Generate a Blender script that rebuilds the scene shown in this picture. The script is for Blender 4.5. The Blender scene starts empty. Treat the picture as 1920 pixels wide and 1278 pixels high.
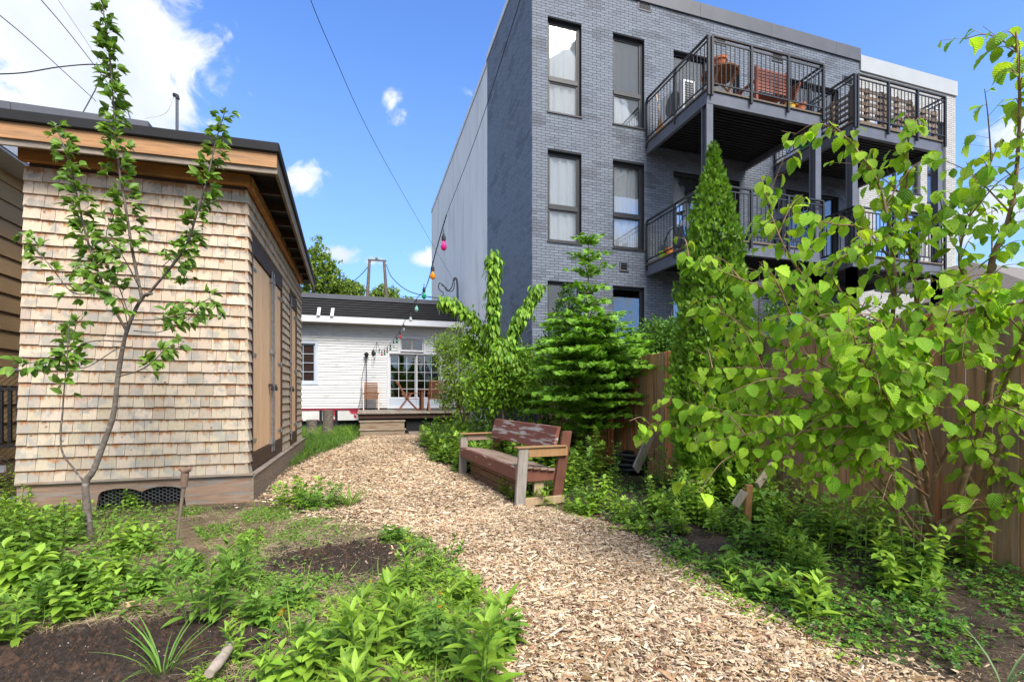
import bpy, math, random
import numpy as np
from mathutils import Vector, Matrix
random.seed(7); RNG = np.random.default_rng(11)
SC = bpy.context.scene
# ------------------------------------------------ camera, sky, sun, exposure
FP, AZ, CH, HV = 906.0, math.atan(280/906), 1.2, 742.0
FW = np.array([math.sin(AZ), math.cos(AZ), 0.0]); RT = np.array([math.cos(AZ), -math.sin(AZ), 0.0])
cam = bpy.data.objects.new('camera', bpy.data.cameras.new('camera')); SC.collection.objects.link(cam)
cam.data.sensor_width = 36; cam.data.lens = 36*FP/1920; cam.data.shift_y = 103/1920
cam.data.clip_start = .05; cam.data.clip_end = 3000
cam.location = (0, 0, CH); cam.rotation_euler = (math.pi/2, 0, -AZ); SC.camera = cam
SUN_AZ, SUN_EL = math.radians(168), math.radians(48)     # compass angle from +Y towards +X
sd = np.array([math.sin(SUN_AZ)*math.cos(SUN_EL), math.cos(SUN_AZ)*math.cos(SUN_EL), math.sin(SUN_EL)])
sun = bpy.data.objects.new('sun', bpy.data.lights.new('sun', 'SUN')); SC.collection.objects.link(sun)
sun.data.energy = 1.8; sun.data.angle = math.radians(30); sun.data.color = (1, .94, .85)
sun.rotation_euler = Vector(sd).to_track_quat('Z', 'Y').to_euler()
SC.view_settings.view_transform = 'Standard'; SC.view_settings.look = 'None'
SC.view_settings.gamma = 1; SC.view_settings.use_curve_mapping = False
SC.view_settings.exposure = 1.76
W = bpy.data.worlds.new('World'); SC.world = W; W.use_nodes = True
nt = W.node_tree; nt.nodes.clear()
def N(tree, kind, **kw):
    n = tree.nodes.new(kind)
    for k, v in kw.items():
        if k.startswith('i_'): n.inputs[int(k[2:])].default_value = v
        else: setattr(n, k, v)
    return n
def mth(tree, op, a, b=None, c=None, clamp=False):
    n = tree.nodes.new('ShaderNodeMath'); n.operation = op; n.use_clamp = clamp
    for i, x in enumerate((a, b, c)):
        if x is None: continue
        if isinstance(x, (int, float)): n.inputs[i].default_value = x
        else: tree.links.new(x, n.inputs[i])
    return n.outputs[0]
def mrange(tree, x, a, b, c, d, smooth=True):
    n = tree.nodes.new('ShaderNodeMapRange'); n.interpolation_type = 'SMOOTHSTEP' if smooth else 'LINEAR'
    tree.links.new(x, n.inputs[0])
    for i, q in enumerate((a, b, c, d)): n.inputs[i+1].default_value = q
    return n.outputs[0]
def mixc(tree, fac, a, b, mode='MIX'):
    n = tree.nodes.new('ShaderNodeMix'); n.data_type = 'RGBA'; n.blend_type = mode
    for s, x in ((0, fac), (6, a), (7, b)):
        if isinstance(x, (int, float)): n.inputs[s].default_value = x
        elif isinstance(x, (tuple, list)): n.inputs[s].default_value = (*x[:3], 1)
        else: tree.links.new(x, n.inputs[s])
    return n.outputs[2]
sky = N(nt, 'ShaderNodeTexSky', sky_type='NISHITA', sun_disc=False)
sky.sun_elevation = SUN_EL; sky.sun_rotation = SUN_AZ; sky.altitude = 50; sky.air_density = 1.0; sky.dust_density = .6; sky.ozone_density = 2.2
tc = N(nt, 'ShaderNodeTexCoord'); nrm = N(nt, 'ShaderNodeVectorMath', operation='NORMALIZE'); nt.links.new(tc.outputs['Generated'], nrm.inputs[0])
sx = N(nt, 'ShaderNodeSeparateXYZ'); nt.links.new(nrm.outputs[0], sx.inputs[0])
az = mth(nt, 'ARCTAN2', sx.outputs[0], sx.outputs[1]); el = mth(nt, 'ARCSINE', sx.outputs[2])
# noise on the direction bends the outlines of the clouds
n1 = N(nt, 'ShaderNodeTexNoise'); n1.inputs['Scale'].default_value = 4.5; n1.inputs['Detail'].default_value = 9; n1.inputs['Roughness'].default_value = .62; n1.inputs['Distortion'].default_value = .25
nt.links.new(nrm.outputs[0], n1.inputs['Vector'])
n2 = N(nt, 'ShaderNodeTexNoise'); n2.inputs['Scale'].default_value = 3.2; n2.inputs['Detail'].default_value = 5
nt.links.new(nrm.outputs[0], n2.inputs['Vector'])
def azel(u, v):
    d = FW + (u-960)/FP*RT + np.array([0, 0, (HV-v)/FP]); d = d/np.linalg.norm(d)
    return math.atan2(d[0], d[1]), math.asin(d[2])
clouds = [(*azel(90, 60), .24, .15, 1.25), (*azel(10, 190), .2, .09, 1.0), (*azel(215, 130), .15, .07, .95), (*azel(290, 165), .08, .03, .7), (*azel(735, 200), .03, .035, .62),
          (*azel(565, 335), .055, .042, .95), (*azel(635, 478), .05, .02, .85), (*azel(795, 485), .045, .022, .85), (*azel(700, 490), .03, .012, .5),
          (*azel(1900, 255), .05, .03, .75), (*azel(1715, 395), .05, .02, .7), (*azel(1880, 395), .08, .045, .95), (*azel(880, 175), .02, .01, .3)]
rr = random.Random(3)
for i in range(34): clouds.append((rr.uniform(1.45, 5.1), rr.uniform(.1, 1.35), rr.uniform(.3, .7), rr.uniform(.14, .3), rr.uniform(1.0, 1.5)))  # unseen clouds outside the view, added for soft white fill light
tot = None
for (ca, ce, ra, re, s) in clouds:
    da = mth(nt, 'SUBTRACT', az, ca if ca < math.pi else ca-2*math.pi); da = mth(nt, 'DIVIDE', da, ra*1.25)
    de = mth(nt, 'DIVIDE', mth(nt, 'SUBTRACT', el, ce), re*1.25)
    d2 = mth(nt, 'ADD', mth(nt, 'MULTIPLY', da, da), mth(nt, 'MULTIPLY', de, de))
    g = mth(nt, 'MULTIPLY', mth(nt, 'SUBTRACT', 1.0, mth(nt, 'SQRT', d2), clamp=True), s)
    tot = g if tot is None else mth(nt, 'MAXIMUM', tot, g)
n3 = N(nt, 'ShaderNodeTexNoise'); n3.inputs['Scale'].default_value = 17; n3.inputs['Detail'].default_value = 7; n3.inputs['Roughness'].default_value = .6; n3.inputs['Distortion'].default_value = .6; nt.links.new(nrm.outputs[0], n3.inputs['Vector'])
dens = mth(nt, 'MULTIPLY_ADD', mth(nt, 'SUBTRACT', n1.outputs[0], .5), 1.5, tot)
dens = mth(nt, 'MULTIPLY_ADD', mth(nt, 'SUBTRACT', n3.outputs[0], .5), 1.7, dens)
mask = mth(nt, 'MULTIPLY', mrange(nt, dens, .18, .72, 0, 1), mrange(nt, tot, 0.0, .12, 0, 1))
shade = mixc(nt, mrange(nt, n2.outputs[0], .40, .62, 0, 1), (1.7, 1.85, 2.1), (2.35, 2.38, 2.4))
skyc = mixc(nt, 1.0, sky.outputs[0], (.34, .475, .69), 'MULTIPLY')
# thin bright air towards the horizon
hz = mixc(nt, mrange(nt, el, 0.0, .75, .55, 0.0), skyc, (.85, 1.35, 2.1))
out = mixc(nt, mth(nt, 'MULTIPLY', mask, .97), hz, shade)
bg = N(nt, 'ShaderNodeBackground'); bg.inputs[1].default_value = .15; nt.links.new(out, bg.inputs[0])
wo = N(nt, 'ShaderNodeOutputWorld'); nt.links.new(bg.outputs[0], wo.inputs[0])
SC.cycles.max_bounces = 7; SC.cycles.transparent_max_bounces = 12; SC.cycles.diffuse_bounces = 3
# ------------------------------------------------ helpers
def P(u, v, t):                       # point seen at photo pixel (u, v) at distance t along the view axis
    return FW*t + RT*((u-960)/FP*t) + np.array([0, 0, CH + t*(HV-v)/FP])
def G(u, v): return P(u, v, FP*CH/(v-HV))
def vn(x, y, s=0):                    # value noise
    x = np.asarray(x, float); y = np.asarray(y, float); xi = np.floor(x); yi = np.floor(y); fx = x-xi; fy = y-yi
    fx = fx*fx*(3-2*fx); fy = fy*fy*(3-2*fy)
    def h(a, b):
        q = np.sin(a*127.1+b*311.7+s*74.7)*43758.5453; return q-np.floor(q)
    return (h(xi, yi)*(1-fx)+h(xi+1, yi)*fx)*(1-fy)+(h(xi, yi+1)*(1-fx)+h(xi+1, yi+1)*fx)*fy
def fbm(x, y, s=0): return (vn(x, y, s)+.5*vn(x*2.1, y*2.1, s+1)+.25*vn(x*4.3, y*4.3, s+2))/1.75
def px_poly(pts): return np.array([G(*p)[:2] for p in pts])
def inside(poly, x, y):
    r = np.zeros(x.shape, bool); n = len(poly)
    for i in range(n):
        x1, y1 = poly[i]; x2, y2 = poly[(i+1) % n]
        c = ((y1 > y) != (y2 > y)) & (x < (x2-x1)*(y-y1)/((y2-y1) if y2 != y1 else 1e-9)+x1); r ^= c
    return r
def edist(poly, x, y):
    d = np.full(x.shape, 1e9); n = len(poly)
    for i in range(n):
        a = poly[i]; b = poly[(i+1) % n]; ab = b-a; L = (ab**2).sum()+1e-12
        q = np.clip(((x-a[0])*ab[0]+(y-a[1])*ab[1])/L, 0, 1)
        d = np.minimum(d, np.hypot(x-a[0]-q*ab[0], y-a[1]-q*ab[1]))
    return d
PATH = px_poly([(688, 812), (655, 832), (610, 848), (560, 872), (520, 900), (505, 930), (580, 962), (700, 975), (800, 1005), (880, 1070), (925, 1110), (945, 1165), (960, 1278),
                (985, 1500), (2300, 1500), (1800, 1290), (1500, 1180), (1330, 1085), (1200, 1010), (1110, 965), (1040, 950), (960, 940), (890, 893), (830, 872), (792, 850), (775, 832), (785, 812)])
def sdf(x, y):
    d = edist(PATH, x, y); return np.where(inside(PATH, x, y), -d, d)
M1 = G(180, 1235)[:2]; M2 = G(640, 1045)[:2]; M0 = G(640, 1010)[:2]
def gz(x, y):
    x = np.asarray(x, float); y = np.asarray(y, float)
    z = .05*(fbm(x*.9, y*.9, 3)-.5)+.05*(fbm(x*4, y*4, 5)-.5)*np.exp(-np.maximum(0, y-6)*.3)
    z = z+.10*np.exp(-((x-M1[0])**2/.35+(y-M1[1])**2/.10))+.05*np.exp(-((x-M2[0])**2/.3+(y-M2[1])**2/.15))
    z = z+.10*np.clip((x-2.2)/1.6, 0, 1)*np.clip((9-y)/3, 0, 1)
    return z-.03
TH = []; WL = {}
COL = SC.collection
def thing(name, label, cat, loc=(0, 0, 0), group=None, rz=0):
    o = bpy.data.objects.new(name, None); COL.objects.link(o); o.location = tuple(map(float, loc)); o.rotation_euler[2] = rz
    o.empty_display_size = .1
    o['label'] = label; o['category'] = cat
    if group: o['group'] = group
    WL[o.name] = np.array(loc, float); return o
def tag(o, label=None, cat=None, group=None, kind=None):
    if label: o['label'] = label
    if cat: o['category'] = cat
    if group: o['group'] = group
    if kind: o['kind'] = kind
    return o
class MB:
    def __init__(s): s.V = []; s.L = []; s.S = []; s.C = []; s.U = []; s.n = 0
    def add(s, v, loops, sizes, col=(1, 1, 1), uv=None):
        v = np.asarray(v, float).reshape(-1, 3); s.V.append(v); s.L.append(np.asarray(loops, int).ravel()+s.n); s.S.append(np.asarray(sizes, int))
        c = np.asarray(col, float); c = np.broadcast_to(c, (len(v), 3)) if c.ndim == 1 else c
        s.C.append(c); s.U.append(np.zeros((len(v), 3)) if uv is None else uv); s.n += len(v); return s
    def hexa(s, p, col=(1, 1, 1), uv=None):           # 8 corners: 0-3 bottom ring, 4-7 top ring
        return s.add(p, [3, 2, 1, 0, 4, 5, 6, 7, 0, 1, 5, 4, 1, 2, 6, 5, 2, 3, 7, 6, 3, 0, 4, 7], [4]*6, col, uv)
    def box(s, x0, y0, z0, x1, y1, z1, col=(1, 1, 1)):
        x0, x1 = sorted((x0, x1)); y0, y1 = sorted((y0, y1)); z0, z1 = sorted((z0, z1))
        return s.hexa([(x0, y0, z0), (x1, y0, z0), (x1, y1, z0), (x0, y1, z0), (x0, y0, z1), (x1, y0, z1), (x1, y1, z1), (x0, y1, z1)], col)
    def bar(s, a, b, w, h=None, up=(0, 0, 1), col=(1, 1, 1)):   # rectangular bar from a to b
        a = np.asarray(a, float); b = np.asarray(b, float); h = w if h is None else h
        d = b-a; d = d/np.linalg.norm(d); up = np.asarray(up, float)
        if abs(d@up) > .97: up = np.array([0, 1.0, 0])
        x = np.cross(d, up); x /= np.linalg.norm(x); y = np.cross(x, d)
        q = [(-1, -1), (1, -1), (1, 1), (-1, 1)]
        return s.hexa([a+x*i*w/2+y*j*h/2 for i, j in q]+[b+x*i*w/2+y*j*h/2 for i, j in q], col)
    def tube(s, pts, r, seg=6, col=(1, 1, 1), cap=True):
        pts = np.asarray(pts, float); n = len(pts); r = np.broadcast_to(np.asarray(r, float), (n,))
        d = np.gradient(pts, axis=0); d /= np.linalg.norm(d, axis=1)[:, None]+1e-9
        ref = np.array([.31, .2, .93]) if abs(d[0]@np.array([.31, .2, .93])) < .9 else np.array([1., 0, 0])
        x = np.cross(d, ref); x /= np.linalg.norm(x, axis=1)[:, None]+1e-9; y = np.cross(d, x)
        a = np.arange(seg)*2*math.pi/seg
        v = pts[:, None]+r[:, None, None]*(np.cos(a)[None, :, None]*x[:, None]+np.sin(a)[None, :, None]*y[:, None])
        v = v.reshape(-1, 3); i = np.arange(n-1)[:, None]*seg; j = np.arange(seg)[None]; k = (j+1) % seg
        L = np.stack([i+j, i+k, i+seg+k, i+seg+j], -1).reshape(-1); S = [4]*((n-1)*seg)
        s.add(v, L, S, col)
        if cap:
            s.add(v[:seg], list(range(seg))[::-1], [seg], col); s.add(v[-seg:], list(range(seg)), [seg], col)
        return s
    def lathe(s, c, prof, seg=14, col=(1, 1, 1)):      # prof: (radius, z)
        c = np.asarray(c, float); a = np.arange(seg)*2*math.pi/seg
        v = np.concatenate([np.stack([c[0]+r*np.cos(a), c[1]+r*np.sin(a), np.full(seg, c[2]+z)], 1) for r, z in prof])
        n = len(prof); i = np.arange(n-1)[:, None]*seg; j = np.arange(seg)[None]; k = (j+1) % seg
        s.add(v, np.stack([i+j, i+k, i+seg+k, i+seg+j], -1).reshape(-1), [4]*((n-1)*seg), col)
        s.add(v[:seg], list(range(seg))[::-1], [seg], col); s.add(v[-seg:], list(range(seg)), [seg], col); return s
    def grid(s, fn, nu, nv, col=(1, 1, 1)):
        uu, vv = np.meshgrid(np.linspace(0, 1, nu), np.linspace(0, 1, nv), indexing='ij')
        v = fn(uu.ravel(), vv.ravel()); i = np.arange(nu-1)[:, None]*nv; j = np.arange(nv-1)[None]
        return s.add(v, np.stack([i+j, i+nv+j, i+nv+j+1, i+j+1], -1).reshape(-1), [4]*((nu-1)*(nv-1)), col)
    def mesh(s, name, off=(0, 0, 0), smooth=False):
        V = np.concatenate(s.V)-np.asarray(off); L = np.concatenate(s.L); S = np.concatenate(s.S); C = np.concatenate(s.C); U = np.concatenate(s.U)
        me = bpy.data.meshes.new(name); me.vertices.add(len(V)); me.vertices.foreach_set('co', V.astype(np.float32).ravel())
        me.loops.add(len(L)); me.loops.foreach_set('vertex_index', L.astype(np.int32))
        me.polygons.add(len(S)); me.polygons.foreach_set('loop_start', np.concatenate([[0], np.cumsum(S)[:-1]]).astype(np.int32))
        at = me.attributes.new('col', 'FLOAT_COLOR', 'POINT'); at.data.foreach_set('color', np.concatenate([C, np.ones((len(C), 1))], 1).astype(np.float32).ravel())
        au = me.attributes.new('uvw', 'FLOAT_VECTOR', 'POINT'); au.data.foreach_set('vector', U.astype(np.float32).ravel())
        me.update(calc_edges=True)
        me.polygons.foreach_set('use_smooth', np.full(len(S), bool(smooth)))
        return me
    def build(s, name, mat, parent=None, smooth=False, off=None, kind=None, color=None, bevel=0):
        w = WL[parent.name] if parent else np.zeros(3)
        if off is None: off = w
        me = s.mesh(name, off, smooth); me.materials.append(mat)
        o = bpy.data.objects.new(name, me); COL.objects.link(o); o.parent = parent; WL[o.name] = w if parent else np.asarray(off, float)
        if not parent: o.location = tuple(map(float, off))
        if kind: o['kind'] = kind
        if color: o.color = (*color, 1)
        if bevel:
            m = o.modifiers.new('b', 'BEVEL'); m.width = bevel; m.segments = 1; m.limit_method = 'ANGLE'
        return o
def inst(name, me, parent, loc, R=None, color=None, scale=None, mat=None):
    o = bpy.data.objects.new(name, me); COL.objects.link(o)
    w = WL[parent.name] if parent else np.zeros(3)
    m = Matrix.Translation(Vector([float(a) for a in (np.asarray(loc, float)-w)]))
    if R is not None: m = m @ Matrix([[float(R[i][j]) for j in range(3)] for i in range(3)]).to_4x4()
    if scale is not None: m = m @ Matrix.Diagonal((*[float(a) for a in np.broadcast_to(scale, (3,))], 1))
    o.parent = parent; o.matrix_basis = m
    if color is not None: o.color = (*[float(c) for c in color], 1)
    WL[o.name] = w; return o
def copy_thing(root, loc, rz=None, label=None):
    c = root.copy(); COL.objects.link(c); c.location = tuple(map(float, loc)); WL[c.name] = np.array(loc, float)
    if rz is not None: c.rotation_euler[2] = rz
    if label: c['label'] = label
    for ch in root.children:
        d = ch.copy(); COL.objects.link(d); d.parent = c
        for g in ch.children:
            e = g.copy(); COL.objects.link(e); e.parent = d
    return c
# ------------------------------------------------ materials
def mat(name, base=(.5, .5, .5), rough=.8, src=None, ns=6, stretch=(1, 1, 1), amt=.25, bump=.15, bdist=.004, metal=0, spec=.35, mix=None, mixr=(.45, .7), mixs=2, detail=6, coat=0):
    m = bpy.data.materials.new(name); m.use_nodes = True; t = m.node_tree; b = t.nodes['Principled BSDF']
    tcn = N(t, 'ShaderNodeTexCoord'); oi = N(t, 'ShaderNodeObjectInfo')
    off = N(t, 'ShaderNodeVectorMath', operation='SCALE'); off.inputs[0].default_value = (31, 17, 23); t.links.new(oi.outputs['Random'], off.inputs['Scale'])
    ad = N(t, 'ShaderNodeVectorMath', operation='ADD'); t.links.new(tcn.outputs['Object'], ad.inputs[0]); t.links.new(off.outputs[0], ad.inputs[1])
    mp = N(t, 'ShaderNodeMapping'); mp.inputs['Scale'].default_value = stretch; t.links.new(ad.outputs[0], mp.inputs[0])
    nz = N(t, 'ShaderNodeTexNoise'); nz.inputs['Scale'].default_value = ns; nz.inputs['Detail'].default_value = detail; nz.inputs['Roughness'].default_value = .6; t.links.new(mp.outputs[0], nz.inputs['Vector'])
    col = base
    if src == 'attr': at = N(t, 'ShaderNodeAttribute', attribute_name='col'); col = mixc(t, 1.0, at.outputs['Color'], base, 'MULTIPLY')
    if src == 'obj': col = mixc(t, 1.0, oi.outputs['Color'], base, 'MULTIPLY')
    if mix:
        n2 = N(t, 'ShaderNodeTexNoise'); n2.inputs['Scale'].default_value = mixs; n2.inputs['Detail'].default_value = 5; t.links.new(mp.outputs[0], n2.inputs['Vector'])
        col = mixc(t, mrange(t, n2.outputs[0], mixr[0], mixr[1], 0, 1), col, mix)
    v = mrange(t, nz.outputs[0], .25, .75, 1-amt, 1+amt, False)
    cc = N(t, 'ShaderNodeCombineColor')
    for i in range(3): t.links.new(v, cc.inputs[i])
    col = mixc(t, 1.0, col, cc.outputs[0], 'MULTIPLY')
    t.links.new(col, b.inputs['Base Color']); b.inputs['Roughness'].default_value = rough; b.inputs['Metallic'].default_value = metal
    b.inputs['Specular IOR Level'].default_value = spec
    if coat: b.inputs['Coat Weight'].default_value = coat
    if bump:
        bp = N(t, 'ShaderNodeBump'); bp.inputs['Strength'].default_value = bump; bp.inputs['Distance'].default_value = bdist
        t.links.new(nz.outputs[0], bp.inputs['Height']); t.links.new(bp.outputs[0], b.inputs['Normal'])
    return m
def leafmat(name, base, src='attr', trans=.38, rough=.5, veins=0, amt=.18, tint=(1.25, 1.15, .55)):
    m = mat(name, base, rough, src, ns=9, amt=amt, bump=0, spec=.3); t = m.node_tree; b = t.nodes['Principled BSDF']
    lk = b.inputs['Base Color'].links[0].from_socket
    tr = N(t, 'ShaderNodeBsdfTranslucent'); t.links.new(mixc(t, 1.0, lk, tint, 'MULTIPLY'), tr.inputs[0])
    mx = N(t, 'ShaderNodeMixShader'); mx.inputs[0].default_value = trans
    t.links.new(b.outputs[0], mx.inputs[1]); t.links.new(tr.outputs[0], mx.inputs[2]); t.links.new(mx.outputs[0], t.nodes['Material Output'].inputs[0])
    if veins:
        at = N(t, 'ShaderNodeAttribute', attribute_name='uvw'); s = N(t, 'ShaderNodeSeparateXYZ'); t.links.new(at.outputs['Vector'], s.inputs[0])
        q = mth(t, 'SUBTRACT', s.outputs[1], mth(t, 'MULTIPLY', mth(t, 'ABSOLUTE', s.outputs[0]), .55)); w = mth(t, 'SINE', mth(t, 'MULTIPLY', q, 2*math.pi*veins))
        mid = mrange(t, mth(t, 'ABSOLUTE', s.outputs[0]), 0, .05, 1.4, 0)
        h = mth(t, 'ADD', w, mid)
        bp = N(t, 'ShaderNodeBump'); bp.inputs['Strength'].default_value = .55; bp.inputs['Distance'].default_value = .002; t.links.new(h, bp.inputs['Height'])
        t.links.new(bp.outputs[0], b.inputs['Normal']); t.links.new(bp.outputs[0], tr.inputs['Normal'])
        vv = mrange(t, w, .6, 1, 1.0, 1.10); cc = N(t, 'ShaderNodeCombineColor')
        for i in range(3): t.links.new(vv, cc.inputs[i])
        nc = mixc(t, 1.0, lk, cc.outputs[0], 'MULTIPLY'); t.links.new(nc, b.inputs['Base Color'])
    return m
def glassmat(name, tintc=(.85, .9, .92), refl=.12, power=1.0):
    m = bpy.data.materials.new(name); m.use_nodes = True; t = m.node_tree; t.nodes.clear()
    o = N(t, 'ShaderNodeOutputMaterial'); g = N(t, 'ShaderNodeBsdfGlossy'); g.inputs['Roughness'].default_value = .015; g.inputs['Color'].default_value = (.95, .97, 1, 1)
    tr = N(t, 'ShaderNodeBsdfTransparent'); tr.inputs[0].default_value = (*tintc, 1)
    lw = N(t, 'ShaderNodeFresnel'); lw.inputs[0].default_value = 1.5
    f = mth(t, 'ADD', mth(t, 'MULTIPLY', lw.outputs[0], .9*power), refl, clamp=True)
    nz = N(t, 'ShaderNodeTexNoise'); nz.inputs['Scale'].default_value = 1.3; tcn = N(t, 'ShaderNodeTexCoord'); t.links.new(tcn.outputs['Object'], nz.inputs['Vector'])
    bp = N(t, 'ShaderNodeBump'); bp.inputs['Strength'].default_value = .06; bp.inputs['Distance'].default_value = .02; t.links.new(nz.outputs[0], bp.inputs['Height']); t.links.new(bp.outputs[0], g.inputs['Normal'])
    mx = N(t, 'ShaderNodeMixShader'); t.links.new(f, mx.inputs[0]); t.links.new(tr.outputs[0], mx.inputs[1]); t.links.new(g.outputs[0], mx.inputs[2]); t.links.new(mx.outputs[0], o.inputs[0]); return m
def shinglemat(name, src):
    m = mat(name, (1, 1, 1), .85, src, ns=14, stretch=(6, 6, 1), amt=.12, bump=.5, bdist=.003); t = m.node_tree; b = t.nodes['Principled BSDF']
    lk = b.inputs['Base Color'].links[0].from_socket
    at = N(t, 'ShaderNodeAttribute', attribute_name='uvw'); s = N(t, 'ShaderNodeSeparateXYZ'); t.links.new(at.outputs['Vector'], s.inputs[0])
    g = N(t, 'ShaderNodeNewGeometry'); oi = N(t, 'ShaderNodeObjectInfo')
    na = N(t, 'ShaderNodeTexNoise'); na.inputs['Scale'].default_value = 9; na.inputs['Detail'].default_value = 4; t.links.new(g.outputs['Position'], na.inputs['Vector'])
    mp = N(t, 'ShaderNodeMapping'); mp.inputs['Scale'].default_value = (34, 34, 7); t.links.new(g.outputs['Position'], mp.inputs[0])
    nb = N(t, 'ShaderNodeTexNoise'); nb.inputs['Scale'].default_value = 1; nb.inputs['Detail'].default_value = 3; t.links.new(mp.outputs[0], nb.inputs['Vector'])
    # grey weathering in irregular blotches
    c = mixc(t, mrange(t, na.outputs[0], .48, .64, 0, .75), lk, (.31, .30, .265))
    # tannin streaks under the butt of the course above
    st = mth(t, 'MULTIPLY', mrange(t, mth(t, 'MULTIPLY_ADD', mth(t, 'SUBTRACT', nb.outputs[0], .5), 1.1, s.outputs[2]), .52, .86, 0, 1), mrange(t, na.outputs[0], .36, .52, .45, 1.0))
    c = mixc(t, st, c, (.36, .17, .07))
    nk = N(t, 'ShaderNodeTexVoronoi'); nk.inputs['Scale'].default_value = 5.5; t.links.new(g.outputs['Position'], nk.inputs['Vector'])
    c = mixc(t, mrange(t, nk.outputs[0], .055, .1, .75, 0), c, (.16, .10, .07))
    t.links.new(c, b.inputs['Base Color']); return m
MT = {}
MT['shingle_o'] = shinglemat('cedar_shingle_single', 'obj'); MT['shingle_a'] = shinglemat('cedar_shingle_joined', 'attr')
MT['wood_fresh'] = mat('fresh_pine', (.66, .44, .25), .7, 'obj', ns=5, stretch=(9, 9, .6), amt=.22, bump=.25)
MT['wood_trim'] = mat('cedar_trim', (.46, .21, .07), .7, 'obj', ns=5, stretch=(.7, .7, 9), amt=.3, bump=.25, mix=(.30, .17, .09))
MT['wood_dark'] = mat('dark_stained_wood', (.065, .035, .024), .6, None, ns=6, stretch=(8, .6, 8), amt=.4, bump=.3)
MT['wood_grey'] = mat('weathered_grey_wood', (.27, .225, .18), .85, 'obj', ns=5, stretch=(1, 1, 8), amt=.35, bump=.4, mix=(.2, .12, .07), mixr=(.5, .75))
MT['wood_greyv'] = mat('weathered_grey_post', (.27, .24, .21), .85, 'obj', ns=5, stretch=(9, 9, 1), amt=.35, bump=.4, mix=(.18, .12, .08), mixr=(.55, .75))
MT['plank_skirt'] = mat('skirt_plank', (.29, .19, .13), .85, 'obj', ns=4, stretch=(1, 1, 9), amt=.35, bump=.4, mix=(.22, .195, .17), mixr=(.45, .65))
MT['fence_wood'] = mat('fence_board_wood', (1, 1, 1), .8, 'obj', ns=4, stretch=(14, 14, .8), amt=.38, bump=.5, mix=(.21, .125, .07), mixr=(.42, .72), mixs=1.5)
_t = MT['fence_wood'].node_tree; _b = _t.nodes['Principled BSDF']; _lk = _b.inputs['Base Color'].links[0].from_socket; _g = N(_t, 'ShaderNodeNewGeometry'); _mp = N(_t, 'ShaderNodeMapping'); _mp.inputs['Scale'].default_value = (3, 4.2, 1.9); _t.links.new(_g.outputs['Position'], _mp.inputs[0])
_k = N(_t, 'ShaderNodeTexVoronoi'); _k.inputs['Scale'].default_value = 1; _t.links.new(_mp.outputs[0], _k.inputs['Vector'])
_w = N(_t, 'ShaderNodeTexNoise'); _w.inputs['Scale'].default_value = .9; _w.inputs['Detail'].default_value = 6; _t.links.new(_g.outputs['Position'], _w.inputs['Vector'])
_c = mixc(_t, mrange(_t, _w.outputs[0], .48, .66, 0, .6), _lk, (.17, .14, .11)); _t.links.new(mixc(_t, mrange(_t, _k.outputs[0], .06, .13, .8, 0), _c, (.06, .03, .018)), _b.inputs['Base Color'])
MT['black_metal'] = mat('black_metal', (.02, .021, .024), .45, None, ns=3, amt=.2, bump=.05, spec=.5)
MT['roof_black'] = mat('black_roof_metal', (.014, .014, .016), .75, None, ns=3, amt=.25, bump=.08)
MT['grey_metal'] = mat('dark_grey_flashing', (.10, .105, .12), .45, None, ns=2, amt=.15, bump=.04)
MT['steel_grey'] = mat('painted_steel', (.12, .13, .16), .5, None, ns=4, amt=.18, bump=.05)
MT['galv'] = mat('galvanised_steel', (.30, .30, .30), .4, None, ns=20, amt=.3, bump=.1, metal=.6)
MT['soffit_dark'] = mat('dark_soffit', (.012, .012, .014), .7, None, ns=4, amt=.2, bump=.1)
MT['white_paint'] = mat('white_paint', (.72, .73, .74), .6, None, ns=3, amt=.06, bump=.05)
MT['siding'] = mat('white_siding', (.70, .70, .69), .6, 'obj', ns=2.5, amt=.07, bump=.08, mix=(.50, .49, .46), mixr=(.52, .8))
MT['tan_siding'] = mat('tan_siding', (.60, .39, .19), .7, 'obj', ns=5, stretch=(1, 1, 9), amt=.12, bump=.15)
MT['brick_o'] = mat('slate_brick_single', (1, 1, 1), .65, 'obj', ns=40, amt=.12, bump=.25, bdist=.003, spec=.4)
MT['brick_a'] = mat('slate_brick_joined', (1, 1, 1), .65, 'attr', ns=40, amt=.12, bump=.25, bdist=.003, spec=.4)
MT['mortar'] = mat('dark_mortar', (.03, .034, .042), .9, None, ns=30, amt=.2, bump=.3)
MT['wbrick_a'] = mat('white_brick', (1, 1, 1), .75, 'attr', ns=30, amt=.1, bump=.35)
MT['wmortar'] = mat('pale_mortar', (.42, .42, .40), .9, None, ns=30, amt=.1, bump=.2)
MT['stucco'] = mat('pale_painted_wall', (.80, .775, .74), .85, None, ns=2.2, stretch=(1, 1, .22), amt=.06, bump=.35, bdist=.01, mix=(.68, .66, .63), mixr=(.5, .7), mixs=1.6)
MT['red_brick'] = mat('red_brick_wall', (1, 1, 1), .85, 'attr', ns=20, amt=.25, bump=.3)
MT['glass'] = glassmat('window_glass', tintc=(.95, .96, .96), refl=.06)
MT['glass_blue'] = glassmat('sky_reflecting_glass', (.3, .33, .36), refl=.55)
MT['glass_dark'] = glassmat('dark_window_glass', (.35, .38, .38), refl=.10)
MT['curtain'] = mat('white_curtain', (.9, .9, .88), .9, None, ns=2, stretch=(6, 1, .3), amt=.06, bump=0)
MT['room'] = mat('dark_room', (.03, .028, .026), .9, None, bump=0)  # near-black colour puts the shade of unlit hollows into rooms and backing plates
MT['soil'] = mat('dark_soil', (.042, .030, .023), .95, 'attr', ns=60, amt=.6, bump=.9, bdist=.012)
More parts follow.
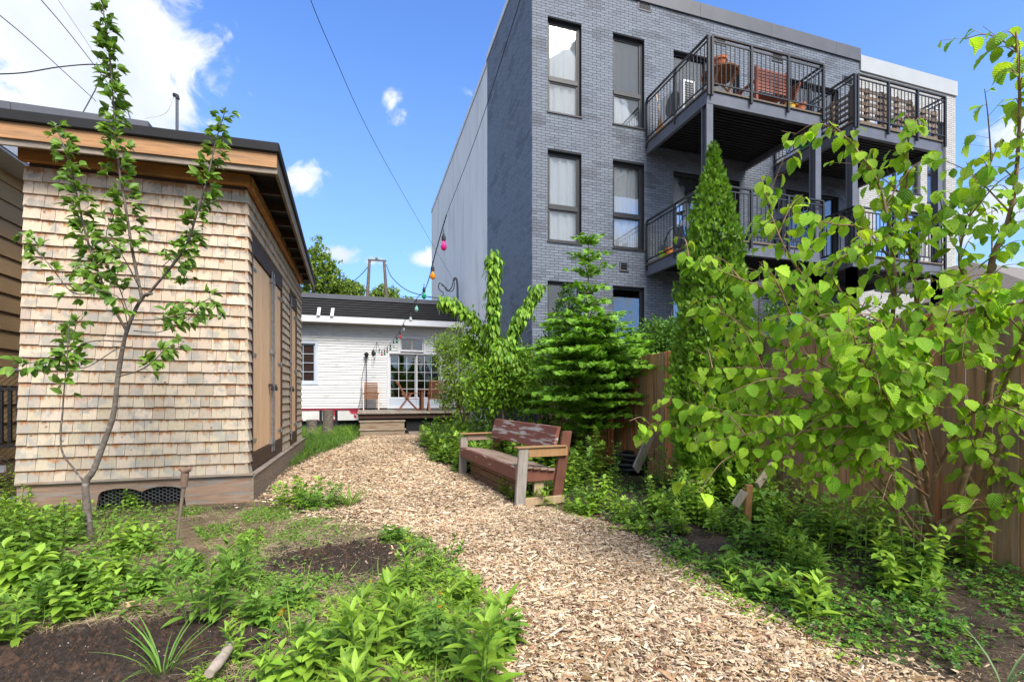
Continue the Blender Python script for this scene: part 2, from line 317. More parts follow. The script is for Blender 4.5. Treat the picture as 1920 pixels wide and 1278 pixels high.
MT['pathbase'] = mat('trodden_wood_mulch', (.28, .19, .12), .95, None, ns=70, amt=.6, bump=1, bdist=.012, mix=(.20, .125, .075), mixr=(.5, .62), mixs=45)
MT['chips'] = mat('wood_chips', (1, 1, 1), .85, 'attr', ns=30, amt=.22, bump=.3, bdist=.002)
MT['bark'] = mat('smooth_bark', (.13, .105, .085), .85, None, ns=14, stretch=(1, 1, 2.5), amt=.45, bump=.5, mix=(.22, .20, .17), mixr=(.5, .7), mixs=9)
MT['bark_hazel'] = mat('hazel_bark', (.21, .13, .07), .75, None, ns=14, stretch=(1, 1, 2), amt=.35, bump=.4, mix=(.33, .23, .14), mixr=(.5, .7), mixs=7)
MT['stem_green'] = mat('green_stem', (.10, .19, .035), .6, None, ns=14, amt=.2, bump=0)
MT['leaf_o'] = leafmat('hazel_leaf_single', (1, 1, 1), 'obj', veins=8, trans=.5)
MT['leaf_a'] = leafmat('hazel_leaf_joined', (1, 1, 1), 'attr', veins=8, trans=.5)
MT['leafs_o'] = leafmat('smooth_leaf_single', (1, 1, 1), 'obj', veins=0, trans=.3, rough=.42)
MT['leafs_a'] = leafmat('smooth_leaf_joined', (1, 1, 1), 'attr', veins=0, trans=.3, rough=.45)
MT['petal'] = leafmat('yellow_petals', (.85, .42, .02), None, trans=.2, tint=(1, .9, .3))
MT['red_wood'] = mat('red_painted_bench_wood', (.17, .062, .042), .6, 'obj', ns=7, stretch=(7, 1, 7), amt=.3, bump=.4, mix=(.40, .34, .30), mixr=(.62, .66), mixs=3)
MT['red_flaked'] = mat('flaking_red_paint', (.19, .065, .045), .7, 'obj', ns=9, stretch=(5, .7, 8), amt=.35, bump=.7, mix=(.42, .38, .35), mixr=(.51, .60), mixs=2.6)
MT['red_plain'] = mat('red_brown_wood', (.16, .058, .038), .65, 'obj', ns=6, amt=.3, bump=.3)
MT['terracotta'] = mat('terracotta', (.46, .15, .07), .8, None, ns=10, amt=.15, bump=.15)
MT['plastic'] = mat('coloured_plastic', (1, 1, 1), .4, 'obj', ns=5, amt=.06, bump=0, spec=.5)
MT['rubber'] = mat('black_rubber', (.022, .022, .024), .55, None, ns=9, amt=.25, bump=.1)
MT['teak'] = mat('oiled_hardwood', (.25, .115, .055), .55, 'obj', ns=9, amt=.3, bump=.2)
MT['wire'] = mat('dark_wire', (.03, .03, .032), .6, None, bump=0)
# ------------------------------------------------ leaf templates
def leaf_t(n=4, w=.3, peak=.42, droop=.25, fold=.25, teeth=0, cols=1, tip=1.0, pleat=0):
    """leaf along +y, length 1; returns verts, loops, sizes, uv"""
    ss = np.linspace(0, 1, n+1); nc = 2*cols+1; V = []; U = []
    for i, s in enumerate(ss):
        q = s**(math.log(.5)/math.log(peak)); hw = w*math.sin(math.pi*q)**(.75 if tip > .9 else .6)
        if teeth and 0 < i < n: hw *= 1+(teeth if i % 2 else -teeth)
        if i == 0: hw = .01
        if i == n: hw = .004
        for c in range(nc):
            x = (c-cols)/cols
            z = fold*hw*abs(x)-droop*s*s + (pleat*hw*(1 if i % 2 else -1)*abs(x) if 0 < i < n else 0)
            V.append((x*hw, s-.12*droop*s*s, z)); U.append((x*hw/w*.5, s, 0))
    L = []
    for i in range(n):
        for c in range(nc-1): L += [i*nc+c, i*nc+c+1, (i+1)*nc+c+1, (i+1)*nc+c]
    return np.array(V), np.array(L), np.array([4]*(n*(nc-1))), np.array(U)
T_HAZ = leaf_t(9, .40, .46, .22, .22, .07, 1, 1, .03)
T_HAZ2 = leaf_t(9, .36, .44, .42, .35, .08, 1, 1, .04)
T_APP = leaf_t(4, .27, .48, .30, .45)
T_LAN = leaf_t(5, .13, .42, .32, .35)
T_LAN3 = leaf_t(3, .14, .45, .25, .4)
T_SM = leaf_t(2, .30, .45, .2, .35)
T_BLADE = leaf_t(5, .016, .3, .55, .5)
T_DAND = leaf_t(10, .11, .62, .25, .2, .35)
def multi(parts):
    V = []; L = []; S = []; U = []; n = 0
    for (T, ang, sc, off) in parts:
        c, s = math.cos(ang), math.sin(ang); v = T[0]*sc; v = v@np.array([[c, s, 0], [-s, c, 0], [0, 0, 1]])+np.array(off)
        V.append(v); L.append(T[1]+n); S.append(T[2]); U.append(T[3]); n += len(v)
    return np.concatenate(V), np.concatenate(L), np.concatenate(S), np.concatenate(U)
_l = leaf_t(3, .20, .55, .15, .2)
T_LOBE = multi([(_l, a, s, (0, .25, 0)) for a, s in ((0, .75), (.8, .6), (-.8, .6), (1.7, .42), (-1.7, .42))]+[(leaf_t(1, .02, .5, 0, 0), 0, .27, (0, 0, 0))])
_o = leaf_t(2, .34, .6, .1, .2)
T_CLOV = multi([(_o, a, .5, (0, .3, 0)) for a in (0, 2.0, -2.0)])
_r = leaf_t(2, .30, .5, .15, .3)
T_TRI = multi([(_r, 0, .62, (0, .38, 0)), (_r, 1.15, .5, (0, .33, 0)), (_r, -1.15, .5, (0, .33, 0)), (leaf_t(1, .015, .5, 0, 0), 0, .36, (0, 0, 0))])
def frames(d, nrm):
    d = d/(np.linalg.norm(d, axis=1)[:, None]+1e-9); x = np.cross(d, nrm); x /= np.linalg.norm(x, axis=1)[:, None]+1e-9; z = np.cross(x, d)
    return np.stack([x, d, z], 2)         # columns x, y, z
def leaves(mb, T, pos, d, nrm, scl, col):
    pos = np.asarray(pos, float); k = len(pos)
    if not k: return
    R = frames(np.asarray(d, float), np.asarray(nrm, float)); V, L, S, U = T; n = len(V)
    scl = np.asarray(scl, float); scl = scl[:, None] if scl.ndim == 1 else scl
    v = np.einsum('kij,knj->kni', R, V[None]*scl[:, None, :])+pos[:, None]
    mb.add(v.reshape(-1, 3), (L[None]+np.arange(k)[:, None]*n).ravel(), np.tile(S, k), np.repeat(np.asarray(col, float), n, 0), np.tile(U, (k, 1)))
def lobjs(name, T, pos, d, nrm, scl, col, parent, matl, cache={}):
    key = (id(T), matl.name)
    if key not in cache:
        m = MB(); m.add(T[0], T[1], T[2], (1, 1, 1), T[3]); me = m.mesh('leaf', (0, 0, 0), True); me.materials.append(matl); cache[key] = me
    R = frames(np.asarray(d, float), np.asarray(nrm, float))
    for i in range(len(pos)): inst(name, cache[key], parent, pos[i], R[i], col[i], scl[i])
def gcol(n, a, b, var=.12, yel=0, rng=RNG):
    """n leaf colours between a and b"""
    q = rng.random((n, 1)); c = np.array(a)*(1-q)+np.array(b)*q
    c = c*(1+rng.normal(0, var, (n, 1))); c = np.clip(c, .002, 1)
    if yel: k = rng.random(n) < yel; c[k] = np.array((.30, .40, .05))*(1+rng.normal(0, .15, (k.sum(), 1)))
    return c
def rnd_dirs(n, up=.0, rng=RNG):
    v = rng.normal(0, 1, (n, 3)); v /= np.linalg.norm(v, axis=1)[:, None]; v[:, 2] += up; return v/np.linalg.norm(v, axis=1)[:, None]
def smooth_poly(pts, k=5):
    pts = np.asarray(pts, float); n = len(pts)
    if n < 3: return np.linspace(pts[0], pts[-1], k+1)
    e = np.vstack([2*pts[0]-pts[1], pts, 2*pts[-1]-pts[-2]]); out = []
    for i in range(1, n):
        p0, p1, p2, p3 = e[i-1], e[i], e[i+1], e[i+2]
        for j in range(k):
            t = j/k; out.append(.5*((2*p1)+(-p0+p2)*t+(2*p0-5*p1+4*p2-p3)*t*t+(-p0+3*p1-3*p2+p3)*t**3))
    out.append(pts[-1]); return np.array(out)
# ------------------------------------------------ ground and path
def axis(lo, hi, st, far):
    a = list(np.arange(lo, hi+1e-6, st)); s = st
    while a[-1] < far: s *= 1.6; a.append(a[-1]+s)
    s = st; b = []
    x = lo
    while x > -far: s *= 1.6; x -= s; b.append(x)
    return np.array(b[::-1]+a)
def sheet(xs, ys, zf, keep=None, colf=None):
    X, Y = np.meshgrid(xs, ys, indexing='ij'); Z = zf(X, Y); ny = len(ys)
    i = np.arange(len(xs)-1)[:, None]*ny; j = np.arange(ny-1)[None]
    Q = np.stack([i+j, i+ny+j, i+ny+j+1, i+j+1], -1).reshape(-1, 4)
    V = np.stack([X.ravel(), Y.ravel(), Z.ravel()], 1); C = colf(X.ravel(), Y.ravel()) if colf else np.ones((len(V), 3))
    if keep is not None:
        k = keep(X, Y).ravel(); Q = Q[k[Q].all(1)]; used = np.unique(Q); m = np.zeros(len(V), int); m[used] = np.arange(len(used)); V = V[used]; C = C[used]; Q = m[Q]
    mb = MB(); mb.add(V, Q.ravel(), np.full(len(Q), 4), C); return mb
L_STRAW = px_poly([(300, 950), (560, 945), (800, 975), (860, 1060), (640, 990), (520, 1005), (500, 1080), (430, 1060), (330, 1040)])
def gcolf(x, y):
    n = fbm(x*3, y*3, 8)[:, None]; s = sdf(x, y); c = np.ones((len(x), 3))*np.array([1.0, 1.0, 1.0])
    straw = np.array([5.0, 4.9, 3.6]); k = np.clip((n-.35)*2.2, 0, 1)*.55
    ins = (inside(L_STRAW, x, y) | ((s > 0) & (s < .25)))[:, None]
    k = np.where(ins, np.clip(k+.35, 0, 1), k)
    mo = np.exp(-((x-M1[0])**2/.5+(y-M1[1])**2/.14))+np.exp(-((x-M2[0])**2/.25+(y-M2[1])**2/.08)); k = k*(1-np.clip(mo[:, None]*1.3, 0, 1))
    right = (x > 2.0)[:, None]; k = np.where(right, k*.4, k)
    c = c*(1-k)+straw*k
    far = np.clip((y-9)/2, 0, 1)[:, None]; return c*(1-far*.6)+np.array([1.2, 2.0, .6])*far*.6
gx = axis(-5, 5.2, .055, 700); gy = axis(.4, 16, .055, 900)
tag(sheet(gx, gy, gz, None, gcolf).build('ground', MT['soil'], smooth=True), kind='structure')
def pz(x, y): return gz(x, y)+.004+.022*np.clip(-sdf(x.ravel(), y.ravel()).reshape(x.shape)/.25, 0, 1)+.008*(vn(x*9, y*9, 4)-.5)
tag(sheet(np.arange(-2.3, 4.0, .05), np.arange(.5, 16.6, .05), pz, lambda x, y: (sdf(x, y)+.22*(fbm(x*3, y*3, 9)-.55)) < .02).build('path', MT['pathbase'], smooth=True), kind='structure')
def chips(n, ylo, yhi, lmu, wid):
    x = RNG.uniform(-2.6, 3.9, n*5); y = RNG.uniform(ylo, yhi, n*5); s = sdf(x, y)+.30*(fbm(x*3, y*3, 9)-.5)
    p = np.where(s < -.02, 1, np.exp(-np.maximum(s+.02, 0)/.12)*.6)*((x*FW[0]+y*FW[1]) > 1.55)
    # only what the lens could plausibly see and a step beside it
    t = x*FW[0]+y*FW[1]; l = x*RT[0]+y*RT[1]; p = p*(np.abs(l) < t*1.15+.6)
    k = RNG.random(n*5) < p; x, y = x[k][:n], y[k][:n]; n = len(x)
    L = np.clip(np.exp(RNG.normal(math.log(lmu), .55, n)), .008, .13); w = np.clip(L*RNG.uniform(.12, .45, n), .003, .02)*wid; h = w*RNG.uniform(.15, .5, n)
    a = RNG.uniform(0, 2*math.pi, n); pit = RNG.normal(0, .22, n); rol = RNG.normal(0, .3, n)
    d = np.stack([np.cos(a)*np.cos(pit), np.sin(a)*np.cos(pit), np.sin(pit)], 1); nr = np.stack([np.sin(rol)*-np.sin(a), np.sin(rol)*np.cos(a), np.cos(rol)], 1)
    R = frames(d, nr); z = pz(x, y)+RNG.uniform(.0, .018, n)*(sdf(x, y) < .02)
    T = np.array([(-.5, -.5, 0), (.45, -.42, 0), (.5, .4, 0), (-.38, .5, 0), (.05, -.36, 1), (0, .33, 1)])
    sc = np.stack([w, L, h], 1); v = np.einsum('kij,knj->kni', R, T[None]*sc[:, None])+np.stack([x, y, z], 1)[:, None]
    lp = np.array([0, 1, 4, 1, 2, 5, 4, 2, 3, 5, 3, 0, 4, 5]); sz = np.array([3, 4, 3, 4])
    q = RNG.random(n)[:, None]; c = np.where(q < .44, (.52, .39, .25), np.where(q < .62, (.66, .54, .39), np.where(q < .84, (.36, .23, .125), (.17, .095, .05))))*(1+RNG.normal(0, .14, (n, 1)))
    c = c*(.72+.5*fbm(x*1.1, y*1.1, 21)[:, None])+RNG.normal(0, .008, (n, 3)); mb.add(v.reshape(-1, 3), (lp[None]+np.arange(n)[:, None]*6).ravel(), np.tile(sz, n), np.repeat(np.clip(c, .03, .85), 6, 0))
mb = MB(); chips(90000, 1.2, 5.0, .020, 1.0); chips(36000, 5.0, 8.5, .025, 1.1); chips(24000, 8.5, 16, .032, 1.3)
tag(mb.build('wood_chips', MT['chips']), 'loose pale wood chips covering the garden path', 'wood chips', kind='stuff')
# ------------------------------------------------ walls with openings, and brick
def cuts(a0, a1, spans):
    out = [(a0, a1)]
    for h0, h1 in spans:
        nx = []
        for a, b in out:
            if h1 <= a or h0 >= b: nx.append((a, b)); continue
            if h0 > a: nx.append((a, h0))
            if h1 < b: nx.append((h1, b))
        out = nx
    return out
def plane_holes(mb, Y, x0, x1, z0, z1, holes, depth=.12):
    xs = sorted({x0, x1, *[h[0] for h in holes], *[h[1] for h in holes]}); zs = sorted({z0, z1, *[h[2] for h in holes], *[h[3] for h in holes]})
    for a, b in zip(xs, xs[1:]):
        for c, d in zip(zs, zs[1:]):
            if any(h[0] <= a+1e-6 and b <= h[1]+1e-6 and h[2] <= c+1e-6 and d <= h[3]+1e-6 for h in holes): continue
            mb.add([(a, Y, c), (b, Y, c), (b, Y, d), (a, Y, d)], [0, 1, 2, 3], [4])
    for a, b, c, d in holes:
        for q in ([(a, Y, c), (a, Y+depth, c), (a, Y+depth, d), (a, Y, d)], [(b, Y, c), (b, Y+depth, c), (b, Y+depth, d), (b, Y, d)],
                  [(a, Y, c), (b, Y, c), (b, Y+depth, c), (a, Y+depth, c)], [(a, Y, d), (b, Y, d), (b, Y+depth, d), (a, Y+depth, d)]):
            mb.add(q, [0, 1, 2, 3], [4])
def bricks(mb, put, x0, x1, z0, z1, holes, bl=.222, bh=.0667, m=.009, colf=None, single=None):
    r = random.Random(5); row = 0; z = z0
    while z < z1-.02:
        zt = min(z+bh, z1); sp = [(h[0]-.002, h[1]+.002) for h in holes if h[2] < z+bh*.6 and h[3] > z+bh*.4]
        for a, b in cuts(x0, x1, sp):
            k = math.floor((a-x0+(bl/2 if row % 2 else 0))/bl); x = x0+k*bl-(bl/2 if row % 2 else 0)
            while x < b-.01:
                xa, xb = max(x, a), min(x+bl, b)
                if xb-xa > .03:
                    c = colf(r, (xa+xb)/2, z); pr = .006+r.random()*.002
                    full = xb-xa > bl-.001 and zt-z > bh-.001
                    if single is not None and full and single(x, z, c, pr): pass
                    else:
                        v = put(xa+m/2, xb-m/2, z+m/2, zt-m/2, pr); mb.add(v, [4, 5, 6, 7, 0, 1, 5, 4, 1, 2, 6, 5, 2, 3, 7, 6, 3, 0, 4, 7], [4]*5, c)
                x += bl
        z += bh; row += 1
YB, XB = 10.69, 3.8
XG, XE = 14.1, 18.3
apt = thing('apartment_building', 'three storey slate grey brick apartment block with tall black windows and pale end walls', 'building', (XB, YB, 0))
wins = []
for z0, z1, zd in ((7.94, 10.18, 8.78), (4.87, 7.03, 5.72), (1.62, 3.92, 1.63)):
    wins += [(4.19, 5.06, z0, z1, zd, 'w'), (5.92, 6.80, z0, z1, zd, 'w')]
for z0, z1 in ((7.63, 10.12), (4.56, 7.02), (1.5, 3.85)): wins += [(7.67, 9.75, z0, z1, None, 'd'), (11.35, 13.3, z0, z1, None, 'd')]
wins += [(17.0, 17.85, 7.3, 9.95, 8.3, 'w'), (14.75, 16.7, 7.5, 9.7, None, 'b'), (14.75, 16.7, 4.4, 6.95, None, 'b')]  # last two openings are invented glass doors, added to mirror blue sky
vents = [(6.62, 7.0, 10.92, 11.14), (8.95, 9.3, 10.55, 10.8), (10.85, 11.22, 10.5, 10.75), (13.45, 13.85, 10.35, 10.62), (17.25, 17.6, 10.3, 10.55), (6.1, 6.33, 4.3, 4.53), (10.5, 10.75, 6.92, 7.14), (10.5, 10.75, 3.9, 4.12)]
vents = [(a, b, c, d) for a, b, c, d in vents]
gh = [w[:4] for w in wins if w[1] < XG]; wh = [w[:4] for w in wins if w[0] > XG]
wall = MB(); plane_holes(wall, YB, XB+.005, XG, 0, 11.35, gh+[v for v in vents if v[1] < XG], .13)
wf = wall.build('front_wall', MT['mortar'], apt)
def bcol(r, x, z):
    q = r.random(); b = np.array((.148, .172, .212)) if q < .6 else np.array((.160, .185, .226)) if q < .87 else np.array((.122, .142, .178))
    if fbm(x*1.3, z*3, 2) > .68: b = b*.72
    return b*(.93+.14*r.random())
ub = MB(); ub.hexa([(.0045, 0, .0045), (.2175, 0, .0045), (.2175, .02, .0045), (.0045, .02, .0045), (.0045, 0, .0622), (.2175, 0, .0622), (.2175, .02, .0622), (.0045, .02, .0622)])
ubm = ub.mesh('brick'); ubm.materials.append(MT['brick_o'])
cand = []
def single(x, z, c, pr):
    if 3.75 < x < 5.4 and 3.95 < z < 6.35 and len(cand) < 300:
        cand.append(1); inst('brick', ubm, wf, (x, YB-pr, z), None, c); return True
    return False
mb = MB(); bricks(mb, lambda a, b, c, d, p: [(a, YB-p, c), (a, YB-p, d), (a, YB+.01, d), (a, YB+.01, c), (b, YB-p, c), (b, YB-p, d), (b, YB+.01, d), (b, YB+.01, c)][0:8] if 0 else
                  [(a, YB+.01, c), (b, YB+.01, c), (b, YB+.01, d), (a, YB+.01, d), (a, YB-p, c), (b, YB-p, c), (b, YB-p, d), (a, YB-p, d)],
                  XB, XG, 1.0, 11.2, gh+[v for v in vents if v[1] < XG], colf=bcol, single=single)
# side wall: grey brick, then pale wall
YG = 14.95
mb2 = mb
bricks(mb2, lambda a, b, c, d, p: [(XB+.01, a, c), (XB+.01, b, c), (XB+.01, b, d), (XB+.01, a, d), (XB-p, a, c), (XB-p, b, c), (XB-p, b, d), (XB-p, a, d)], YB-.004, YG, 1.0, 11.9, [], colf=bcol)
tag(mb2.build('brickwork', MT['brick_a'], wf), kind='stuff')
s = MB(); s.box(XB+.012, YB+.6, 0, XB+.2, YG, 11.9); s.box(XB+.012, YB+.005, 0, XB+.11, YB+.6, 11.9); s.build('side_wall', MT['mortar'], apt)
s = MB(); s.box(XB, YG+.004, 0, XB+.2, 28, 11.75); s.build('pale_side_wall', MT['stucco'], apt)
s = MB(); s.box(XB-.03, YB-.03, 11.9, XB+.25, YG+.05, 12.08); s.box(XB-.03, YG+.06, 11.75, XB+.25, 28.02, 11.92); s.build('parapet_trim', MT['white_paint'], apt)
s = MB(); s.box(XB+.02, YB+.4, 11.2, XE, 28, 11.3); s.build('roof', MT['roof_black'], apt)
s = MB(); s.box(XE-.2, YB+.01, 0, XE, 28, 11.2); s.box(XB+.21, 27.8, 0, XE-.21, 28, 11.2); s.build('far_wall', MT['stucco'], apt)
xx = XB-.04
while xx < XG:
    s = MB(); e = min(xx+2.35, XG+.02); s.box(xx+.003, YB-.05, 11.13, e-.003, YB+.38, 11.50); s.build('flashing_panel', MT['grey_metal'], apt); xx = e
wall = MB(); plane_holes(wall, YB+.004, XG, XE, 0, 10.9, wh+[v for v in vents if v[0] > XG], .12); ww = wall.build('pale_front_wall', MT['wmortar'], apt)
mb = MB(); bricks(mb, lambda a, b, c, d, p: [(a, YB+.01, c), (b, YB+.01, c), (b, YB+.01, d), (a, YB+.01, d), (a, YB-p, c), (b, YB-p, c), (b, YB-p, d), (a, YB-p, d)],
                  XG+.01, XE, 1.0, 10.85, wh+[v for v in vents if v[0] > XG], colf=lambda r, x, z: np.array((.47, .465, .45))*(.9+.16*r.random()))
tag(mb.build('brickwork', MT['wbrick_a'], ww), kind='stuff')
s = MB(); s.box(XG+.03, YB-.05, 10.86, XE+.03, YB+.3, 11.32); s.build('flashing_panel', mat('pale_flashing', (.42, .44, .45), .5, None, ns=2, amt=.06, bump=.03), apt)
def window(parent, x0, x1, z0, z1, Y, zd=None, xd=None, kind='w', fm='black_metal', fw=.055, glass='glass', curtain=True, door=False):
    w = WL[parent.name]; f = MB(); yf = Y+.085
    f.box(x0, yf, z0, x0+fw, yf+.07, z1); f.box(x1-fw, yf, z0, x1, yf+.07, z1); f.box(x0+fw, yf+.001, z1-fw, x1-fw, yf+.069, z1); f.box(x0+fw, yf+.001, z0, x1-fw, yf+.069, z0+fw)
    f.box(x0-.02, Y-.03, z0-.035, x1+.02, Y+.08, z0+.006)
    if zd and zd > z0+.1: f.box(x0+fw, yf-.012, zd-.05, x1-fw, yf+.068, zd+.05)
    if xd: f.box(xd-.04, yf-.01, z0+fw, xd+.04, yf+.066, z1-fw)
    wo = f.build('window', MT[fm], parent, bevel=.004)
    spans = [(z0+fw, zd-.05), (zd+.05, z1-fw)] if zd and zd > z0+.1 else [(z0+fw, z1-fw)]
    sx = [(x0+fw, xd-.04), (xd+.04, x1-fw)] if xd else [(x0+fw, x1-fw)]
    for a, b in spans:
        for c, d in sx:
            if zd and zd > z0+.1:
                g = MB(); g2 = .03
                for q in ((c, a, c+g2, b), (d-g2, a, d, b), (c+g2, a, d-g2, a+g2), (c+g2, b-g2, d-g2, b)): g.box(q[0], yf+.012, q[1], q[2], yf+.05, q[3])
                g.build('sash', MT[fm], wo)
            g = MB(); g.box(c, yf+.03, a, d, yf+.036, b); g.build('pane', MT[glass], wo)
    if curtain:
        g = MB(); n = int((x1-x0)*16); r = random.Random(int(x0*100+z0*10)); hs = [0]
        def cf(u, v, o=r.random()*9): return np.stack([x0+fw+u*(x1-x0-2*fw), Y+.19+.022*np.sin(u*n*1.5+o+.4*np.sin(v*2+u*9))+.01*np.sin(u*41), z0+.02+v*(z1-z0-.04)], 1)
        g.grid(cf, n*3, 4); g.build('curtain', MT['curtain'], wo, smooth=True)
    g = MB(); d = .9
    for q in ([(x0-.3, Y+d, z0-.1), (x1+.3, Y+d, z0-.1), (x1+.3, Y+d, z1+.1), (x0-.3, Y+d, z1+.1)], [(x0-.01, Y+.16, z0), (x0-.01, Y+d, z0), (x0-.01, Y+d, z1), (x0-.01, Y+.16, z1)], [(x1+.01, Y+.16, z0), (x1+.01, Y+d, z0), (x1+.01, Y+d, z1), (x1+.01, Y+.16, z1)],
              [(x0, Y+.16, z1+.01), (x1, Y+.16, z1+.01), (x1, Y+d, z1+.01), (x0, Y+d, z1+.01)], [(x0, Y+.16, z0-.01), (x1, Y+.16, z0-.01), (x1, Y+d, z0-.01), (x0, Y+d, z0-.01)]):
        g.add(q, [0, 1, 2, 3], [4])
    g.build('room_interior', MT['room'], wo)
    return wo
for i, (x0, x1, z0, z1, zd, k) in enumerate(wins):
    if k == 'w': window(apt, x0, x1, z0, z1, YB, zd, curtain=z0 > 2)
    elif k == 'd': window(apt, x0, x1, z0, z1, YB, None, (x0+x1)/2, curtain=z0 > 2, glass='glass')
    else: window(apt, x0, x1, z0, z1, YB, None, (x0+x1)/2, curtain=False, glass='glass_blue')
for j, (x0, x1, z0, z1) in enumerate(vents):
    ms = 'grey_metal' if x1 < XG else 'white_paint'; f = MB(); e = .028
    f.box(x0, YB-.02, z0, x0+e, YB+.03, z1); f.box(x1-e, YB-.02, z0, x1, YB+.03, z1); f.box(x0+e, YB-.02, z0, x1-e, YB+.03, z0+e); f.box(x0+e, YB-.02, z1-e, x1-e, YB+.03, z1)
    fo = f.build('vent', MT[ms], apt); n = 6 if x1-x0 > .3 else 3; bk = MB(); bk.box(x0, YB+.05, z0, x1, YB+.06, z1); bk.build('vent_back', MT['room'], fo)
    for i in range(n):
        z = z0+e+(i+.2)*(z1-z0-2*e)/n; l = MB(); l.hexa([(x0+e, YB-.012, z), (x1-e, YB-.012, z), (x1-e, YB+.03, z+.018), (x0+e, YB+.03, z+.018), (x0+e, YB-.012, z+.01), (x1-e, YB-.012, z+.01), (x1-e, YB+.03, z+.028), (x0+e, YB+.03, z+.028)])
        l.build('slat', MT[ms], fo)
# sconces on the wall
for x, z in ((9.25, 9.85), (11.0, 9.75), (11.0, 6.5), (13.5, 6.5)):
    s = MB(); s.box(x-.05, YB-.03, z-.08, x+.05, YB-.006, z+.08); s.lathe((x, YB-.11, z), [(.02, .12), (.07, .1), (.085, -.02), (.06, -.1), (.02, -.13)], 10); s.build('wall_lamp', MT['black_metal'], apt, smooth=False)
# ------------------------------------------------ balconies
YF, DZ = 8.42, -3.08
def balcony(x0, x1, zd, label, cols):
    b = thing('balcony', label, 'balcony', (x0, YF, zd), 'black steel balconies on the apartment block')
    f = MB(); f.box(x0, YF, zd-.30, x1, YF+.09, zd-.04); f.box(x0, YF+.092, zd-.30, x0+.09, YB-.02, zd-.04); f.box(x1-.09, YF+.092, zd-.30, x1, YB-.02, zd-.04); f.build('beam', MT['steel_grey'], b, bevel=.006)
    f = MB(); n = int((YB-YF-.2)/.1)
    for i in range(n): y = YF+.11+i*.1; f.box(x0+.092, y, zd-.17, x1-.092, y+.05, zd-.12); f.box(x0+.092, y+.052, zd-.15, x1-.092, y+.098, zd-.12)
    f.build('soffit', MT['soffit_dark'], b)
    y = YF-.03
    while y < YB-.1: f = MB(); f.box(x0-.03, y, zd-.036, x1+.03, y+.135, zd-.002); f.build('deck_board', MT['wood_greyv'], b, color=(.55, .5, .45)); y += .142
    if cols:
        for cx in cols:
            f = MB(); f.box(cx, YF+.004, 0, cx+.16, YF+.02, zd-.302); f.box(cx, YF+.16, 0, cx+.16, YF+.175, zd-.302); f.box(cx+.07, YF+.021, 0, cx+.09, YF+.159, zd-.302); f.build('column', MT['steel_grey'], b)
    def run(a, c, np_, ends=(True, True)):
        a = np.array(a); c = np.array(c); L = np.linalg.norm(c-a); e = np.array([0, 0, 1.0])
        f = MB(); f.bar(a+e*1.08, c+e*1.08, .05, .03); f.build('handrail', MT['black_metal'], b)
        f = MB(); f.bar(a+e*.98, c+e*.98, .025); f.build('rail', MT['black_metal'], b); f = MB(); f.bar(a+e*.10, c+e*.10, .025); rr_ = f.build('rail', MT['black_metal'], b)
        for i in range(np_+1):
            if (i == 0 and not ends[0]) or (i == np_ and not ends[1]): continue
            p = a+(c-a)*i/np_; f = MB(); f.bar(p+e*-.16, p+e*1.065, .05); f.build('post', MT['black_metal'], b)
        nb = int(L/.115)
        for i in range(1, nb): p = a+(c-a)*i/nb; inst('baluster', balm, rr_, p+e*.11)
    run((x0, YB-.06, zd), (x0-.001, YF-.05, zd), 2); run((x0+.09, YF-.052, zd), (x1, YF-.052, zd), 3); run((x1+.001, YF-.05, zd), (x1+.001, YB-.06, zd), 2, (False, True))
    return b
f = MB(); f.box(-.007, -.007, 0, .007, .007, .865); balm = f.mesh('baluster'); balm.materials.append(MT['black_metal'])
ZT = 7.6
balcony(6.85, 9.96, ZT, 'top floor balcony holding the red slatted bench and round table', (6.85, 9.8))
balcony(10.92, 13.95, ZT, 'top floor balcony at the right end, walled inside with grey pallets', (10.92, 13.79))
balcony(6.85, 9.96, ZT+DZ, 'middle floor balcony with the blue bicycle behind its railing', (6.85, 9.8))
balcony(10.92, 13.95, ZT+DZ, 'middle floor balcony at the right end, behind the hazel leaves', (10.92, 13.79))
# things on the balconies
def heat_pump(x, y, z, label):
    t = thing('heat_pump', label, 'heat pump', (x, y, z), 'heat pumps on the balconies')
    f = MB(); f.box(x, y, z+.1, x+.32, y+.85, z+.85); f.build('casing', MT['white_paint'], t, bevel=.012)
    f = MB(); f.lathe((0, 0, 0), [(.27, 0), (.27, .02), (.02, .025)], 20); o = f.build('fan_grille', MT['grey_metal'], t, off=(0, 0, 0)); o.rotation_euler = (0, -math.pi/2, 0); o.location = (-.001, .38, .48)
    f = MB()
    for i in range(12): f.box(x+.04, y-.014, z+.16+i*.055, x+.28, y-.001, z+.185+i*.055)
    f.build('louvre', MT['grey_metal'], t)
    for dy in (.12, .7): f = MB(); f.box(x+.02, y+dy, z, x+.3, y+dy+.06, z+.098); f.build('foot', MT['black_metal'], t)
heat_pump(7.0, 9.4, ZT, 'white heat pump behind the side railing of the top balcony')
heat_pump(7.3, 9.5, ZT+DZ, 'white heat pump behind the bicycle on the middle balcony')
t = thing('folding_table', 'round slatted wooden folding table at the top balcony corner', 'table', (7.55, 8.85, ZT))
for i in range(9):
    x = 7.55-.34+i*.076; w = math.sqrt(max(.01, .37**2-(x+.034-7.55)**2)); f = MB(); f.box(x, 8.85-w, ZT+.70, x+.068, 8.85+w, ZT+.725); f.build('slat', MT['teak'], t, color=(1, .9, .8))
f = MB(); a = np.linspace(0, 2*math.pi, 25); f.tube([(7.55+.37*math.cos(q), 8.85+.37*math.sin(q), ZT+.69) for q in a], .022, 5, cap=False); f.build('rim', MT['teak'], t)
